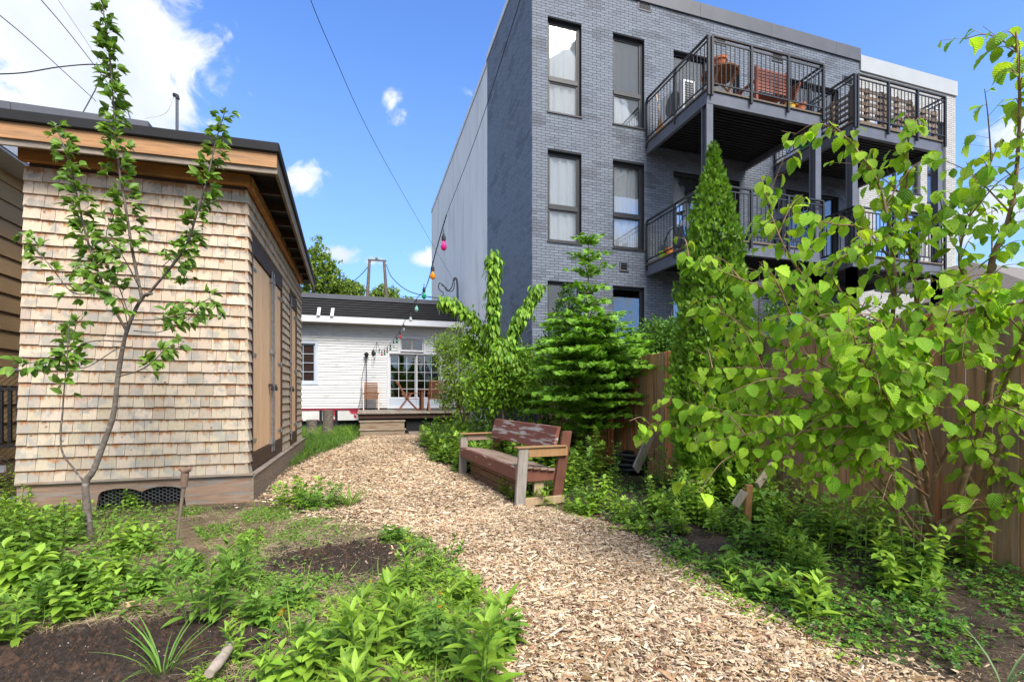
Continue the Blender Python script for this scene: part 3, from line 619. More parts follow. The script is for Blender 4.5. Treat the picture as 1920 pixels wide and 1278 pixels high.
for sx_, dx in ((-.22, 0), (.22, 0)):
    for s_ in (1, -1): f = MB(); f.bar((7.55+sx_, 8.85-.3*s_, ZT), (7.55+sx_, 8.85+.25*s_, ZT+.68), .045, .025); f.build('leg', MT['teak'], t, color=(1.6, 1.3, 1.1))
def pot(name, c, r, h, m, label, cat='pot', color=None):
    f = MB(); f.lathe(c, [(r*.7, 0), (r*.95, h*.8), (r*1.08, h*.8), (r*1.1, h), (r*.95, h), (r*.9, h*.88), (.01, h*.87)], 18)
    o = f.build(name, MT[m], off=c, smooth=False, color=color); tag(o, label, cat); return o
pot('plant_pot', (7.5, 8.8, ZT+.727), .15, .26, 'terracotta', 'terracotta pot standing on the round folding table')
pot('plant_pot', (9.55, 8.62, ZT), .13, .24, 'terracotta', 'terracotta pot on the balcony deck beside a yellow pot')
pot('plant_pot', (9.27, 8.62, ZT), .12, .22, 'plastic', 'yellow pot on the top balcony deck', color=(.75, .5, .03))
pot('plant_pot', (11.35, 8.75, ZT), .14, .2, 'terracotta', 'low terracotta pot inside the pallet walled balcony')
t = thing('garden_bench', 'red slatted wooden bench with its back to the top balcony railing', 'bench', (8.4, 8.7, ZT))
for x in (8.35, 9.0-.05+.25):
    f = MB(); f.box(x-.03, 8.62, ZT, x+.03, 8.68, ZT+.92); f.build('leg', MT['red_plain'], t, color=(1.9, 1.7, 1.6)); f = MB(); f.box(x-.03, 9.1, ZT, x+.03, 9.16, ZT+.6); f.build('leg', MT['red_plain'], t, color=(1.9, 1.7, 1.6))
    f = MB(); f.box(x-.035, 8.685, ZT+.6, x+.035, 9.2, ZT+.63); f.build('armrest', MT['red_plain'], t, color=(1.9, 1.7, 1.6))
for i in range(7): f = MB(); f.box(8.385, 8.63, ZT+.40+i*.072, 9.165, 8.655, ZT+.446+i*.072); f.build('back_slat', MT['red_plain'], t, color=(1.9, 1.7, 1.6))
for i in range(5): f = MB(); f.box(8.385, 8.69+i*.085, ZT+.38, 9.165, 8.75+i*.085, ZT+.405); f.build('seat_slat', MT['red_plain'], t, color=(1.9, 1.7, 1.6))
t = thing('folded_chair', 'dark wooden deck chair leaning at the right of the top balcony', 'chair', (9.55, 9.0, ZT))
for y in (8.85, 9.25): f = MB(); f.bar((9.45, y, ZT), (9.82, y, ZT+.95), .04, .03); f.build('leg', MT['teak'], t, color=(.8, .6, .6)); f = MB(); f.bar((9.85, y+.03, ZT), (9.45, y+.03, ZT+.45), .04, .03); f.build('leg', MT['teak'], t, color=(.8, .6, .6))
for i in range(8): f = MB(); p = np.array((9.6, 8.85, ZT+.4))+np.array((.26, 0, .68))*i/9; f.bar(p, p+np.array((0, .43, 0)), .06, .015); f.build('slat', MT['teak'], t, color=(.8, .6, .6))
t = thing('broom', 'corn broom with a pale handle standing at the wall end of the top balcony', 'broom', (7.02, 10.3, ZT))
f = MB(); f.tube([(7.02, 10.3, ZT+.4), (7.0, 10.45, ZT+1.1)], .014, 6); f.build('handle', MT['wood_fresh'], t); f = MB(); f.hexa([(6.95, 10.1, ZT), (7.08, 10.1, ZT), (7.1, 10.45, ZT), (6.93, 10.45, ZT), (6.99, 10.26, ZT+.42), (7.05, 10.26, ZT+.42), (7.05, 10.34, ZT+.42), (6.99, 10.34, ZT+.42)]); f.build('bristles', MT['wood_fresh'], t, color=(.8, .6, .4))
def pallet(x0, y0, z0, vec, w, h, n, label):
    t = thing('pallet', label, 'pallet', (x0, y0, z0), 'weathered pallets standing inside the right balcony railing'); vec = np.array((*vec, 0), float); nrm_ = np.array([-vec[1], vec[0], 0]); o = np.array((x0, y0, z0))
    def slab(a0, a1, z0_, z1_, d0, d1, nm):
        q = [o+vec*a+nrm_*d for a, d in ((a0, d0), (a1, d0), (a1, d1), (a0, d1))]; f = MB(); f.hexa([p+np.array([0, 0, z0_]) for p in q]+[p+np.array([0, 0, z1_]) for p in q])
        g = .6+.5*random.random(); f.build(nm, MT['wood_grey'], t, color=(g, g*.95, g*.92))
    for i in range(n): slab(0, w, i*h/n+.02, i*h/n+h/n*.66, 0, .02, 'plank')
    for i in range(3): slab(i*(w-.09)/2, i*(w-.09)/2+.09, .01, h, .021, .10, 'block')
pallet(11.02, YF+.05, ZT, (1, 0), .98, .92, 6, 'first weathered pallet from the corner post of the right balcony')
pallet(12.02, YF+.05, ZT, (1, 0), .95, .90, 6, 'weathered pallet in the middle of the right balcony front')
pallet(13.0, YF+.05, ZT, (1, 0), .85, .78, 5, 'lowest weathered pallet, at the right end of the right balcony')
pallet(11.06, YF+1.2, ZT, (0, -1), 1.05, .85, 6, 'weathered pallet along the short side of the right balcony')
def bicycle():
    x, z = 7.05, ZT+DZ; t = thing('bicycle', 'blue bicycle leaning inside the middle balcony railing', 'bicycle', (x, 9.0, z))
    for y in (8.85, 9.85):
        f = MB(); a = np.linspace(0, 2*math.pi, 29); f.tube([(x, y+.33*math.cos(q), z+.34+.33*math.sin(q)) for q in a], .016, 6, cap=False); w_ = f.build('wheel', MT['rubber'], t)
        f = MB()
        for q in range(12): f.bar((x, y, z+.34), (x, y+.32*math.cos(q*.524), z+.34+.32*math.sin(q*.524)), .004)
        f.build('spokes', MT['galv'], w_)
    F = {'bb': (9.38, .30), 'st': (9.5, .80), 'hd': (9.02, .82), 'hb': (8.98, .70)}; p = lambda k: np.array((x, F[k][0], z+F[k][1]))
    f = MB()
    for a, b in (('bb', 'st'), ('st', 'hd'), ('bb', 'hb')): f.tube([p(a), p(b)], .017, 7)
    for a in ('bb', 'st'): f.tube([p(a), (x, 9.85, z+.34)], .010, 6)
    f.tube([p('hd')+np.array((0, -.01, .06)), (x, 8.85, z+.34)], .014, 6); f.build('frame', MT['plastic'], t, color=(.03, .16, .45))
    f = MB(); f.tube([(x-.22, 9.0, z+1.0), (x, 8.97, z+.93), (x+.22, 9.0, z+1.0)], .012, 6); f.tube([(x, 8.97, z+.93), p('hd')], .012, 6); f.build('handlebar', MT['black_metal'], t)
    f = MB(); f.hexa([(x-.02, 9.4, z+.9), (x+.02, 9.4, z+.9), (x+.07, 9.64, z+.9), (x-.07, 9.64, z+.9), (x-.02, 9.4, z+.93), (x+.02, 9.4, z+.93), (x+.07, 9.64, z+.95), (x-.07, 9.64, z+.95)]); f.tube([p('st'), (x, 9.52, z+.9)], .012, 6); f.build('saddle', MT['rubber'], t)
    f = MB(); f.lathe((0, 0, 0), [(.08, -.005), (.08, .005)], 14); o = f.build('crank', MT['galv'], t, off=(0, 0, 0)); o.rotation_euler = (0, math.pi/2, 0); o.location = (0, .38, .30)
bicycle()
pot('plant_pot', (7.12, 10.35, ZT+DZ), .13, .25, 'plastic', 'lime green pot at the wall end of the middle balcony', color=(.35, .55, .04))
pot('plant_pot', (7.1, 10.05, ZT+DZ), .10, .25, 'plastic', 'orange pot beside the lime green pot on the middle balcony', color=(.8, .25, .03))
pot('watering_can', (11.15, 9.9, ZT), .14, .22, 'plastic', 'green tub near the wall on the pallet balcony', 'tub', color=(.03, .35, .12))
# ------------------------------------------------ white house with deck
YH = 19.5
hs = thing('white_house', 'low white clapboard house at the end of the garden path', 'house', (0, YH, 0))
HX0, HX1 = -4.2, XB-.03
hd = (1.0, 2.98, .80, 2.86)          # sliding door
hw = (-2.55, -1.70, 1.72, 3.16); ht = (1.42, 2.32, 2.98, 3.47)
f = MB(); plane_holes(f, YH, HX0, HX1, .72, 3.9, [hd, hw, ht], .1); f.box(HX0, YH+.3, 0, HX0+.1, 26, 4.0); f.box(HX0, 25.9, 0, HX1, 26, 4.0); f.build('wall', MT['white_paint'], hs)
z = .74; r = random.Random(2)
while z < 3.80:
    h = .098
    for a, b in cuts(HX0, HX1, [(q[0]-.09, q[1]+.09) for q in (hd, hw, ht) if q[2]-.08 < z+.08 and q[3]+.08 > z]):
        cutp = [a]+([a+r.uniform(1, 2.6)] if b-a > 3 else [])+[b]
        for c, d in zip(cutp, cutp[1:]):
            f = MB(); f.hexa([(c+.001, YH-.034, z), (d-.001, YH-.034, z), (d-.001, YH-.003, z), (c+.001, YH-.003, z), (c+.001, YH-.008, z+h), (d-.001, YH-.008, z+h), (d-.001, YH-.003, z+h), (c+.001, YH-.003, z+h)])
            g = r.uniform(.93, 1.04); f.build('siding_board', MT['siding'], hs, color=(g, g, g))
    z += h
def casing(parent, q, w=.085, mt='white_paint'):
    f = MB(); a, b, c, d = q; Y = YH
    f.box(a-w, Y-.045, c-w, a, Y+.02, d+w); f.box(b, Y-.045, c-w, b+w, Y+.02, d+w); f.box(a, Y-.044, d, b, Y+.02, d+w); f.box(a, Y-.044, c-w, b, Y+.02, c); return f.build('casing', MT[mt], parent)
MT['blue_white'] = mat('pale_blue_paint', (.52, .58, .66), .6, None, ns=3, amt=.08, bump=.05)
casing(hs, hd); casing(hs, ht); casing(hs, hw, .1, 'blue_white')
def lites(q, nx, nz, parent, glass='glass_dark', back='room', yo=.03, mt='white_paint', sub=.05):
    a, b, c, d = q; Y = YH+yo; f = MB(); f.box(a, Y, c, a+sub, Y+.045, d); f.box(b-sub, Y, c, b, Y+.045, d); f.box(a+sub, Y, c, b-sub, Y+.044, c+sub); f.box(a+sub, Y, d-sub, b-sub, Y+.044, d)
    for i in range(1, nx): x = a+sub+(b-a-2*sub)*i/nx; f.box(x-.009, Y+.004, c+sub, x+.009, Y+.036, d-sub)
    for i in range(1, nz): z = c+sub+(d-c-2*sub)*i/nz; f.box(a+sub, Y+.006, z-.009, b-sub, Y+.034, z+.009)
    fo = f.build('window', MT[mt], parent)
    for i in range(nx):
        for j in range(nz):
            x0 = a+sub+(b-a-2*sub)*i/nx+.01; x1 = a+sub+(b-a-2*sub)*(i+1)/nx-.01; z0 = c+sub+(d-c-2*sub)*j/nz+.01; z1 = c+sub+(d-c-2*sub)*(j+1)/nz-.01
            g = MB(); g.box(x0, Y+.018, z0, x1, Y+.022, z1); g.build('pane', MT[glass], fo)
    g = MB(); g.box(a-.3, Y+.9, c-.2, b+.3, Y+.92, d+.2); g.box(a-.02, Y+.05, c, a, Y+.9, d); g.box(b, Y+.05, c, b+.02, Y+.9, d); g.box(a, Y+.05, d, b, Y+.9, d+.02); g.build('room_interior', MT[back], fo); return fo
fd = lites((1.0, 2.04, 1.10, 2.86), 3, 5, hs, yo=.075); fd['label'] = 'left sliding door panel of small panes'
lites((2.04, 2.98, 1.10, 2.86), 3, 5, hs, yo=.02)
f = MB(); f.box(1.0, YH+.03, .80, 2.04, YH+.06, 1.097); f.box(2.045, YH+.02, .80, 2.98, YH+.05, 1.097); f.build('door_bottom_panel', MT['blue_white'], hs)
f = MB(); f.grid(lambda u, v: np.stack([2.62+u*.36, YH+.2+.02*np.sin(u*40), .9+v*1.9], 1), 40, 3); f.build('curtain', MT['curtain'], hs, smooth=True)
MT['blind'] = mat('brown_blind', (.17, .10, .08), .8, None, ns=3, stretch=(1, 1, 20), amt=.2, bump=.1)
lites(hw, 2, 4, hs, 'glass', 'room', mt='blue_white'); f = MB(); f.box(hw[0]+.05, YH+.09, hw[2]+.03, hw[1]-.05, YH+.10, hw[3]-.05); f.build('blind', MT['blind'], hs)
lites(ht, 2, 1, hs)
# eave, fascia, soffit, mansard
f = MB(); f.box(HX0-.1, 18.92, 3.90, 4.0-.02-.22, YH+.3, 3.93); f.build('soffit', mat('soffit_board', (.36, .32, .26), .8, None, ns=4, amt=.15, bump=.1), hs)
f = MB(); f.box(HX0-.1, 18.88, 3.90, XB-.02, 18.915, 4.12); f.build('fascia', MT['white_paint'], hs, bevel=.004)
for i in range(7):
    z = 4.13+i*.095; y = 18.93+i*.03; f = MB(); f.hexa([(HX0-.1, y, z), (XB-.02, y, z), (XB-.02, y+.05, z), (HX0-.1, y+.05, z), (HX0-.1, y+.055, z+.085), (XB-.02, y+.055, z+.085), (XB-.02, y+.08, z+.085), (HX0-.1, y+.08, z+.085)]); f.build('mansard_slat', MT['roof_black'], hs)
f = MB(); f.box(HX0-.1, 19.12, 4.80, XB-.02, 19.3, 4.98); f.build('parapet_cap', MT['grey_metal'], hs, bevel=.01)
f = MB(); f.box(HX0, 19.31, 4.7, XB-.03, 26, 4.8); f.build('roof', MT['roof_black'], hs)
f = MB(); f.box(HX0, YH+.08, 0, HX1, YH+.25, .74); f.build('foundation', MT['mortar'], hs)
for u in (597, 622):
    p = P(u, 590, 17.6); f = MB(); f.hexa([(p[0]-.055, 18.80, 4.12), (p[0]+.055, 18.80, 4.12), (p[0]+.055, 18.95, 4.12), (p[0]-.055, 18.95, 4.12), (p[0]-.02, 18.86, 4.42), (p[0]+.09, 18.86, 4.42), (p[0]+.09, 19.0, 4.42), (p[0]-.02, 19.0, 4.42)])
    f.build('roof_vent', MT['white_paint'], hs)
# painted boards under the house
MT['graffiti'] = mat('red_painted_scrawl', (.62, .62, .60), .6, 'obj', ns=3, amt=.1, bump=0, mix=(.40, .03, .06), mixr=(.55, .58), mixs=2.6)
pb = thing('painted_boards', 'white board with red scrawl under the house beside the deck', 'board', (-2.2, YH-.1, .35))
for i, (a, b) in enumerate(((-2.15, -1.55), (-1.45, -1.0), (-.9, -.15))): f = MB(); f.box(a, YH-.12, .28, b, YH-.09, .70); f.build('board', MT['graffiti'], pb, color=(1, 1, 1))
f = MB(); f.box(-2.2, YH-.14, .66, -.1, YH-.121, .72); f.build('top_strip', MT['plastic'], pb, color=(.28, .03, .05))
# deck
dk = thing('deck', 'raised grey plank deck in front of the sliding door', 'deck', (1.3, 17.5, 0))
DX0, DX1, DY0, DY1, DZT = -.16, 3.4, 15.7, 19.44, .68
x = DX0
while x < DX1:
    g = random.uniform(.75, 1.15); f = MB(); f.box(x, DY0, DZT-.04, x+.135, DY1, DZT); f.build('plank', MT['wood_greyv'], dk, color=(g*1.15, g*1.1, g)); x += .142
f = MB(); f.box(DX0+.03, DY0+.08, DZT-.19, DX1, DY0+.12, DZT-.042); f.box(DX0+.03, DY0+.12, DZT-.19, DX0+.07, DY1, DZT-.042); f.build('joist', MT['wood_dark'], dk)
for x in (.1, 1.2, 2.3): f = MB(); f.box(x, DY0+.4, 0, x+.1, DY0+.5, DZT-.192); f.build('post', MT['wood_dark'], dk)
f = MB(); f.box(1.35, DY0+.25, .02, 3.3, DY0+.28, .46); f.build('skirt_board', MT['soffit_dark'], dk)
st = thing('wooden_steps', 'two low weathered wooden steps up to the deck', 'steps', (.55, 15.3, 0))
for i, (z0, z1, y0) in enumerate(((-.02, .20, 15.05), (.205, .44, 15.33))):
    f = MB(); f.box(-.08, y0+.03, z0, 1.24, y0+.28, z1-.035); f.build('riser', MT['wood_grey'], st, color=(1, .95, .85)); f = MB(); f.box(-.11, y0, z1-.034, 1.27, y0+.31, z1); f.build('tread', MT['wood_grey'], st, color=(1.15, 1.1, 1))
f = MB(); f.box(1.35, 15.1, -.02, 2.5, 15.3, .10); tag(f.build('timber', MT['wood_grey'], off=(1.9, 15.2, 0)), 'pale timber lying at the foot of the deck right of the steps', 'timber')
def slat_chair(c, rz, label, folding=False):
    t = thing('deck_chair', label, 'chair', c, rz=0); M_ = Matrix.Rotation(rz, 3, 'Z'); w = np.array(c); tr = lambda p: np.array(M_ @ Vector(p))+w
    def bar(a, b, wd, h, nm, col): f = MB(); f.bar(tr(a), tr(b), wd, h); f.build(nm, MT['teak'], t, color=col)
    cw = (1.0, .95, .9) if not folding else (1.0, .8, .7)
    for sx_ in (-.27, .27):
        if folding: bar((sx_, -.28, 0), (sx_, .30, .62), .05, .03, 'leg', cw); bar((sx_, .40, 0), (sx_, -.05, .62), .05, .03, 'leg', cw); bar((sx_, .10, .42), (sx_, .48, 1.05), .05, .03, 'back_post', cw)
        else: bar((sx_, -.28, 0), (sx_, -.28, .6), .035, .035, 'leg', (3.2, 5.5, 9)); bar((sx_, .2, 0), (sx_, .32, 1.1), .035, .035, 'leg', (3.2, 5.5, 9))
        bar((sx_, -.32, .62), (sx_, .28, .62), .06, .025, 'armrest', cw)
    for i in range(7): bar((-.25, -.25+i*.07, .42), (.25, -.25+i*.07, .42), .055, .02, 'seat_slat', cw)
    for i in range(9):
        q = i/9; y = (.22+.1*q) if not folding else (.14+.32*q); bar((-.25, y, .46+.62*q), (.25, y, .46+.62*q), .02, .05, 'back_slat', cw)
slat_chair((.30, 18.9, DZT), 0, 'slatted wooden armchair with pale legs against the white wall left of the door', False)
slat_chair((1.62, 17.6, DZT), math.radians(-90+180), 'brown folding armchair in side view before the sliding door', True)
slat_chair((2.45, 16.9, DZT), math.radians(180), 'brown wooden chair drawn up to the near side of the deck table', True)
t = thing('garden_table', 'dark brown wooden table on the deck beside the folding chairs', 'table', (2.6, 17.7, DZT))
for i in range(8): f = MB(); f.box(1.95+.0, 17.3+i*.11, DZT+.72, 3.5, 17.4+i*.11, DZT+.745); f.build('table_slat', MT['teak'], t, color=(.8, .7, .7))
for x, y in ((2.0, 17.35), (3.4, 17.35), (2.0, 18.05), (3.4, 18.05)): f = MB(); f.box(x, y, DZT, x+.08, y+.08, DZT+.718); f.build('leg', MT['teak'], t, color=(.8, .7, .7))
t = thing('wind_chime', 'dark hanging ornament dangling from the wire near the door', 'ornament', P(700, 675, 17.9)); c0 = P(700, 668, 17.9)
f = MB(); f.lathe(c0, [(.02, .25), (.06, .18), (.08, .1), (.03, 0)], 8); f.build('bell', MT['black_metal'], t)
for i in range(5): q = c0+np.array((.06*math.cos(i*1.26), .06*math.sin(i*1.26), 0)); f = MB(); f.tube([q+np.array((0, 0, .02)), q-np.array((0, 0, .25+.05*i))], .008, 5); f.build('tube', MT['galv'], t)
f = MB(); f.tube([c0+np.array((0, 0, .25)), P(707, 640, 18.2)], .006, 4); f.build('cord', MT['wire'], t)
t = thing('wall_spigot_pole', 'thin dark pole with a lamp head standing behind the armchair', 'pole', P(687, 764, 18.4))
f = MB(); p = P(687, 740, 18.5); f.tube([(p[0], p[1], DZT), (p[0], p[1], 2.75)], .018, 6); f.build('pole', MT['grey_metal'], t); f = MB(); f.lathe((p[0], p[1], 2.65), [(.02, .22), (.10, .16), (.04, 0)], 9); f.build('lamp_head', MT['black_metal'], t)
f = MB(); f.tube(smooth_poly([(p[0]-.02, p[1], 2.6), (p[0]-.16, p[1], 1.9), (p[0]-.2, p[1], 1.2), (p[0]-.3, p[1], .75)]), .008, 4); f.build('cable', MT['wire'], t)
# service mast beside the house
t = thing('service_mast', 'grey electrical mast with looped cables at the corner of the pale wall', 'utility mast', P(858, 600, 19.2))
m0 = P(858, 600, 19.2); f = MB(); f.tube(smooth_poly([P(858, 640, 19.2), P(858, 560, 19.2), P(857, 528, 19.2), P(853, 521, 19.2), P(850, 527, 19.2)]), .045, 8); f.build('mast', MT['grey_metal'], t)
for k, pts in enumerate(([(850, 527), (846, 540), (838, 545), (832, 535), (824, 530)], [(852, 530), (850, 543), (842, 546), (835, 538), (828, 535)], [(824, 530), (822, 540), (832, 550)])): f = MB(); f.tube(smooth_poly([P(u, v, 19.0) for u, v in pts]), .018, 5); f.build('cable', MT['wire'], t)
# ------------------------------------------------ shed
SX, SY, SL, SE = -1.30, 6.40, -3.42, 11.6     # right wall x, front wall y, left x, far end
sh = thing('garden_shed', 'tall cedar shingled garden shed with pale plank doors and a black flat roof', 'shed', (SX, SY, 0))
ZB, ZTOP, EXP = .275, 3.56, .1335
D1 = (6.62, 8.85); D2 = (9.80, 10.72); DZ0, DZ1 = .50, 2.96
f = MB(); f.box(SL+.03, SY+.03, .2, SX-.10, SY+.10, 3.85); f.box(SL+.03, SY+.10, .2, SL+.09, SE-.03, 3.85); f.box(SL+.09, SE-.1, .2, SX-.10, SE-.03, 3.85); f.build('wall', MT['wood_dark'], sh)
f = MB(); sp = [D1, D2]
for a, b in cuts(SY+.03, SE-.03, sp): f.box(SX-.09, a, .2, SX-.03, b, 3.82)
for a, b in sp: f.box(SX-.09, a, DZ1+.22, SX-.03, b, 3.82); f.box(SX-.09, a, .2, SX-.03, b, .40)
sw = f.build('side_wall', MT['wood_dark'], sh)
fw = [o for o in sh.children if o.name.startswith('wall')][0]
r = random.Random(4); joined = MB(); nsing = 0
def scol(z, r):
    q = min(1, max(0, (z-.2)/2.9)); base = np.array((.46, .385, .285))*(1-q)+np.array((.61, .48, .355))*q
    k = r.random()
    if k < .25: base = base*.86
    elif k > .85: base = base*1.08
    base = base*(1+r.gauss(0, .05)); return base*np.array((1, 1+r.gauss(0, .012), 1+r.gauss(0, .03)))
uvz = np.array([[0, 0, 0]]*4+[[0, 0, 1]]*4, float)
row = 0; z = ZB
allsh = []
while z < ZTOP+.02:
    lx = SL-.075*(1-(z-ZB)/3.3)**1.5; x = lx; first = True
    while x < SX-.02:
        w = r.uniform(.085, .195); e = x+w
        if SX-e < .06: e = SX
        allsh.append((x, e, z, row)); x = e
    z += EXP; row += 1
allsh.sort(key=lambda q: -(q[1]-q[0])*(1 if q[2] > 0 else 1))
single_ids = set()
vis = [q for q in allsh if .2 < q[2] < 3.6 and q[0] > SL-.05]
vis.sort(key=lambda q: -(q[1]-q[0])/ (1+.0*q[2]))
for q in vis[:299]: single_ids.add(id(q))
for q in allsh:
    x0, x1, z, row = q; g = .002; zb = z+r.uniform(-.005, .004); zt = z+EXP+.02; tl = .016+r.random()*.004
    p = [(x0+g, SY-tl, zb), (x1-g, SY-tl, zb), (x1-g, SY+.028, zb), (x0+g, SY+.028, zb), (x0+g, SY-.001+.008, zt), (x1-g, SY-.001+.008, zt), (x1-g, SY+.028, zt), (x0+g, SY+.028, zt)]
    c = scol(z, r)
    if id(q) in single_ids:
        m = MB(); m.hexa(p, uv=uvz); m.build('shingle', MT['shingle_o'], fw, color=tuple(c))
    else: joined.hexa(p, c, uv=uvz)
tag(joined.build('shingle_course', MT['shingle_a'], fw), kind='stuff')
joined = MB(); z = ZB; row = 0
holes = [(D1[0]-.06, D1[1]+.06, 0, DZ1+.24), (D2[0]-.05, D2[1]+.05, 0, DZ1+.20)]
while z < ZTOP+.02:
    sp_ = [(h[0], h[1]) for h in holes if h[3] > z+.06]
    for a, b in cuts(SY-.014, SE, sp_):
        y = a
        while y < b-.01:
            e = y+r.uniform(.09, .19)
            if b-e < .06: e = b
            zb = z+r.uniform(-.005, .004); zt = z+EXP+.02; tl = .016+r.random()*.004
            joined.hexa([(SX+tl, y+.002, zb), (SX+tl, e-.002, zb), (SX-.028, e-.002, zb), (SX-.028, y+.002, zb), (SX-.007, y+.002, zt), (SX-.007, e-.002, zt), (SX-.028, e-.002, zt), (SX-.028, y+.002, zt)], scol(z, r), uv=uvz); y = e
    z += EXP; row += 1
tag(joined.build('shingle_course', MT['shingle_a'], sw), kind='stuff')
# frieze boards under the roof
f = MB(); f.box(SL-.03, SY-.045, 3.675, SX+.022, SY+.02, 3.81); f.build('frieze_board', MT['wood_trim'], sh, bevel=.004, color=(1.15, 1.1, 1))
f = MB(); f.box(SX-.02, SY+.022, 3.675, SX+.045, SE, 3.81); f.build('frieze_board', MT['wood_trim'], sh, bevel=.004, color=(1.1, 1.05, 1))
# skirt boards: the front one has a scalloped cut-out with chicken wire
sk = []; xa, xb = SL-.02, SX+.035
def skz(x):            # lower edge of the front skirt
    u = (x-(-2.75))/.82
    if 0 < u < 1: return .125+.07*abs(math.sin(u*math.pi*2))**.5*(.9 if .02 < u < .98 else 0)
    return -.04
xs = np.linspace(xa, -1.35, 90)
f = MB()
for a, b in zip(xs, xs[1:]):
    f.hexa([(a, SY-.075, skz(a)), (b, SY-.075, skz(b)), (b, SY-.03, skz(b)), (a, SY-.03, skz(a)), (a, SY-.075, ZB-.003), (b, SY-.075, ZB-.003), (b, SY-.03, ZB-.003), (a, SY-.03, ZB-.003)])
f.box(-1.35, SY-.075, -.04, xb, SY-.03, ZB-.003)
f.build('skirt_board', MT['plank_skirt'], sh)
f = MB(); f.box(xa, SY-.115, ZB, xb+.04, SY-.018, ZB+.014); f.build('drip_strip', MT['wood_grey'], sh)
for a, b in ((SY-.075, 8.3), (8.304, SE)): f = MB(); f.box(SX+.036, a, -.05, SX+.075, b, .255); f.build('skirt_board', MT['wood_grey'], sh, color=(.9, .85, .8))
f = MB(); f.box(SX-.02, SY-.07, .256, SX+.085, SE, .27); f.build('drip_strip', MT['wood_grey'], sh)
f = MB()
for i in range(26):
    for j in range(6):
        cx = -2.78+i*.034; cz = .0+j*.039+(.0195 if i % 2 else 0)
        if cz < skz(cx)+.05: f.tube([(cx+.02*math.cos(q), SY-.035, cz+.02*math.sin(q)) for q in np.arange(0, 6.3, math.pi/3)], .0012, 3, cap=False)
f.build('chicken_wire', MT['galv'], sh)
f = MB(); f.box(-2.85, SY+.25, -.05, -1.85, SY+.27, .22); f.build('crawl_space_back', MT['room'], sh)
# roof, falling a little to the left
def rs(f):
    for v in f.V: v[:, 2] -= .045+.075*(SX+.4-v[:, 0])/4.7
f = MB(); f.hexa([(SL-.12, 5.98, 3.99), (SX+.40, 5.98, 3.99), (SX+.25, SE+.5, 3.84), (SL-.12, SE+.5, 3.84), (SL-.12, 5.98, 4.10), (SX+.40, 5.98, 4.10), (SX+.25, SE+.5, 3.95), (SL-.12, SE+.5, 3.95)]); f.box(SL-2.2, 5.98, 3.99, SL-.121, 6.42, 4.10); rs(f); f.build('roof', MT['roof_black'], sh, bevel=.01)
f = MB(); f.box(SL-2.2, 6.02, 3.83, SX+.37, 6.06, 3.988); rs(f); f.build('fascia_board', MT['wood_trim'], sh, color=(.95, 1.1, 1.5))
f = MB(); f.box(SL-2.2, 6.045, 3.77, SX+.37, 6.075, 3.828); rs(f); f.build('fascia_board', MT['wood_grey'], sh)
f = MB(); f.hexa([(SX+.335, 6.062, 3.80), (SX+.368, 6.062, 3.80), (SX+.235, SE+.45, 3.66), (SX+.20, SE+.45, 3.66), (SX+.335, 6.062, 3.987), (SX+.368, 6.062, 3.987), (SX+.235, SE+.45, 3.838), (SX+.20, SE+.45, 3.838)]); rs(f); f.build('fascia_board', MT['wood_grey'], sh, color=(.75, .72, .68))
for i in range(10): y = 6.25+i*.58; f = MB(); f.box(SL-.1, y, 3.79-.02*i*.58*.5, SX+.33-.013*i, y+.045, 3.90-.02*i*.58*.6); f.build('rafter', MT['wood_dark'], sh)
# doors on the right wall
def door(y0, y1, z0, z1, npl, hinge_side, label):
    d = MB(); X = SX-.005; d.box(X-.05, y0, z0, X-.03, y1, z1); dd = d.build('door', MT['wood_fresh'], sh, color=(.6, .5, .4)); dd['label'] = label
    w = (y1-y0)/npl
    for i in range(npl): g = random.uniform(.9, 1.08); f = MB(); f.box(X-.029, y0+i*w+.0015, z0, X-.004, y0+(i+1)*w-.0015, z1); f.build('plank', MT['wood_fresh'], dd, color=(g*1.2, g*1.2*random.uniform(.95, 1.0), g*1.18), bevel=.002)
    for k, z in enumerate((z0+.14, (z0+z1)/2, z1-.14)):
        a = y0 if hinge_side < 0 else y1; s_ = 1 if hinge_side < 0 else -1
        f = MB(); f.box(X-.003, a, z-.02, X+.004, a+s_*.26, z+.02); f.tube([(X+.012, a, z-.045), (X+.012, a, z+.045)], .012, 7)
        for q in (.06, .13, .2): f.tube([(X+.004, a+s_*q, z), (X+.009, a+s_*q, z)], .006, 6)
        f.build('hinge', MT['galv'], dd)
    return dd
dA = door(D1[0]+.02, 7.95, DZ0, DZ1-.02, 8, -1, 'near leaf of the double plank door'); dB = door(7.96, D1[1]-.02, DZ0, DZ1-.02, 6, 1, 'far leaf of the double plank door'); dC = door(D2[0]+.02, D2[1]-.02, DZ0, DZ1-.06, 6, 1, 'narrow single plank door at the far end')
for a, b, z in ((*D1, DZ1), (*D2, DZ1-.04)):
    f = MB(); f.box(SX-.03, a-.055, .28, SX+.012, a+.018, z+.22); f.box(SX-.03, b-.018, .28, SX+.012, b+.055, z+.22); f.box(SX-.03, a+.02, z, SX+.010, b-.02, z+.22); f.box(SX-.03, a+.02, .28, SX+.011, b-.02, DZ0-.01); f.build('door_frame', MT['wood_dark'], sh, bevel=.003)
for par, y in ((dA, 7.87), (dB, 8.03), (dC, D2[0]+.09)):
    f = MB(); f.tube([(SX+.022, y, DZ0-.12), (SX+.022, y, DZ1+.08)], .012, 7)
    for z in (DZ0+.02, 1.85, DZ1-.06): f.box(SX-.008, y-.035, z-.03, SX+.036, y+.035, z+.03)
    f.build('latch_rod', MT['galv'], par)
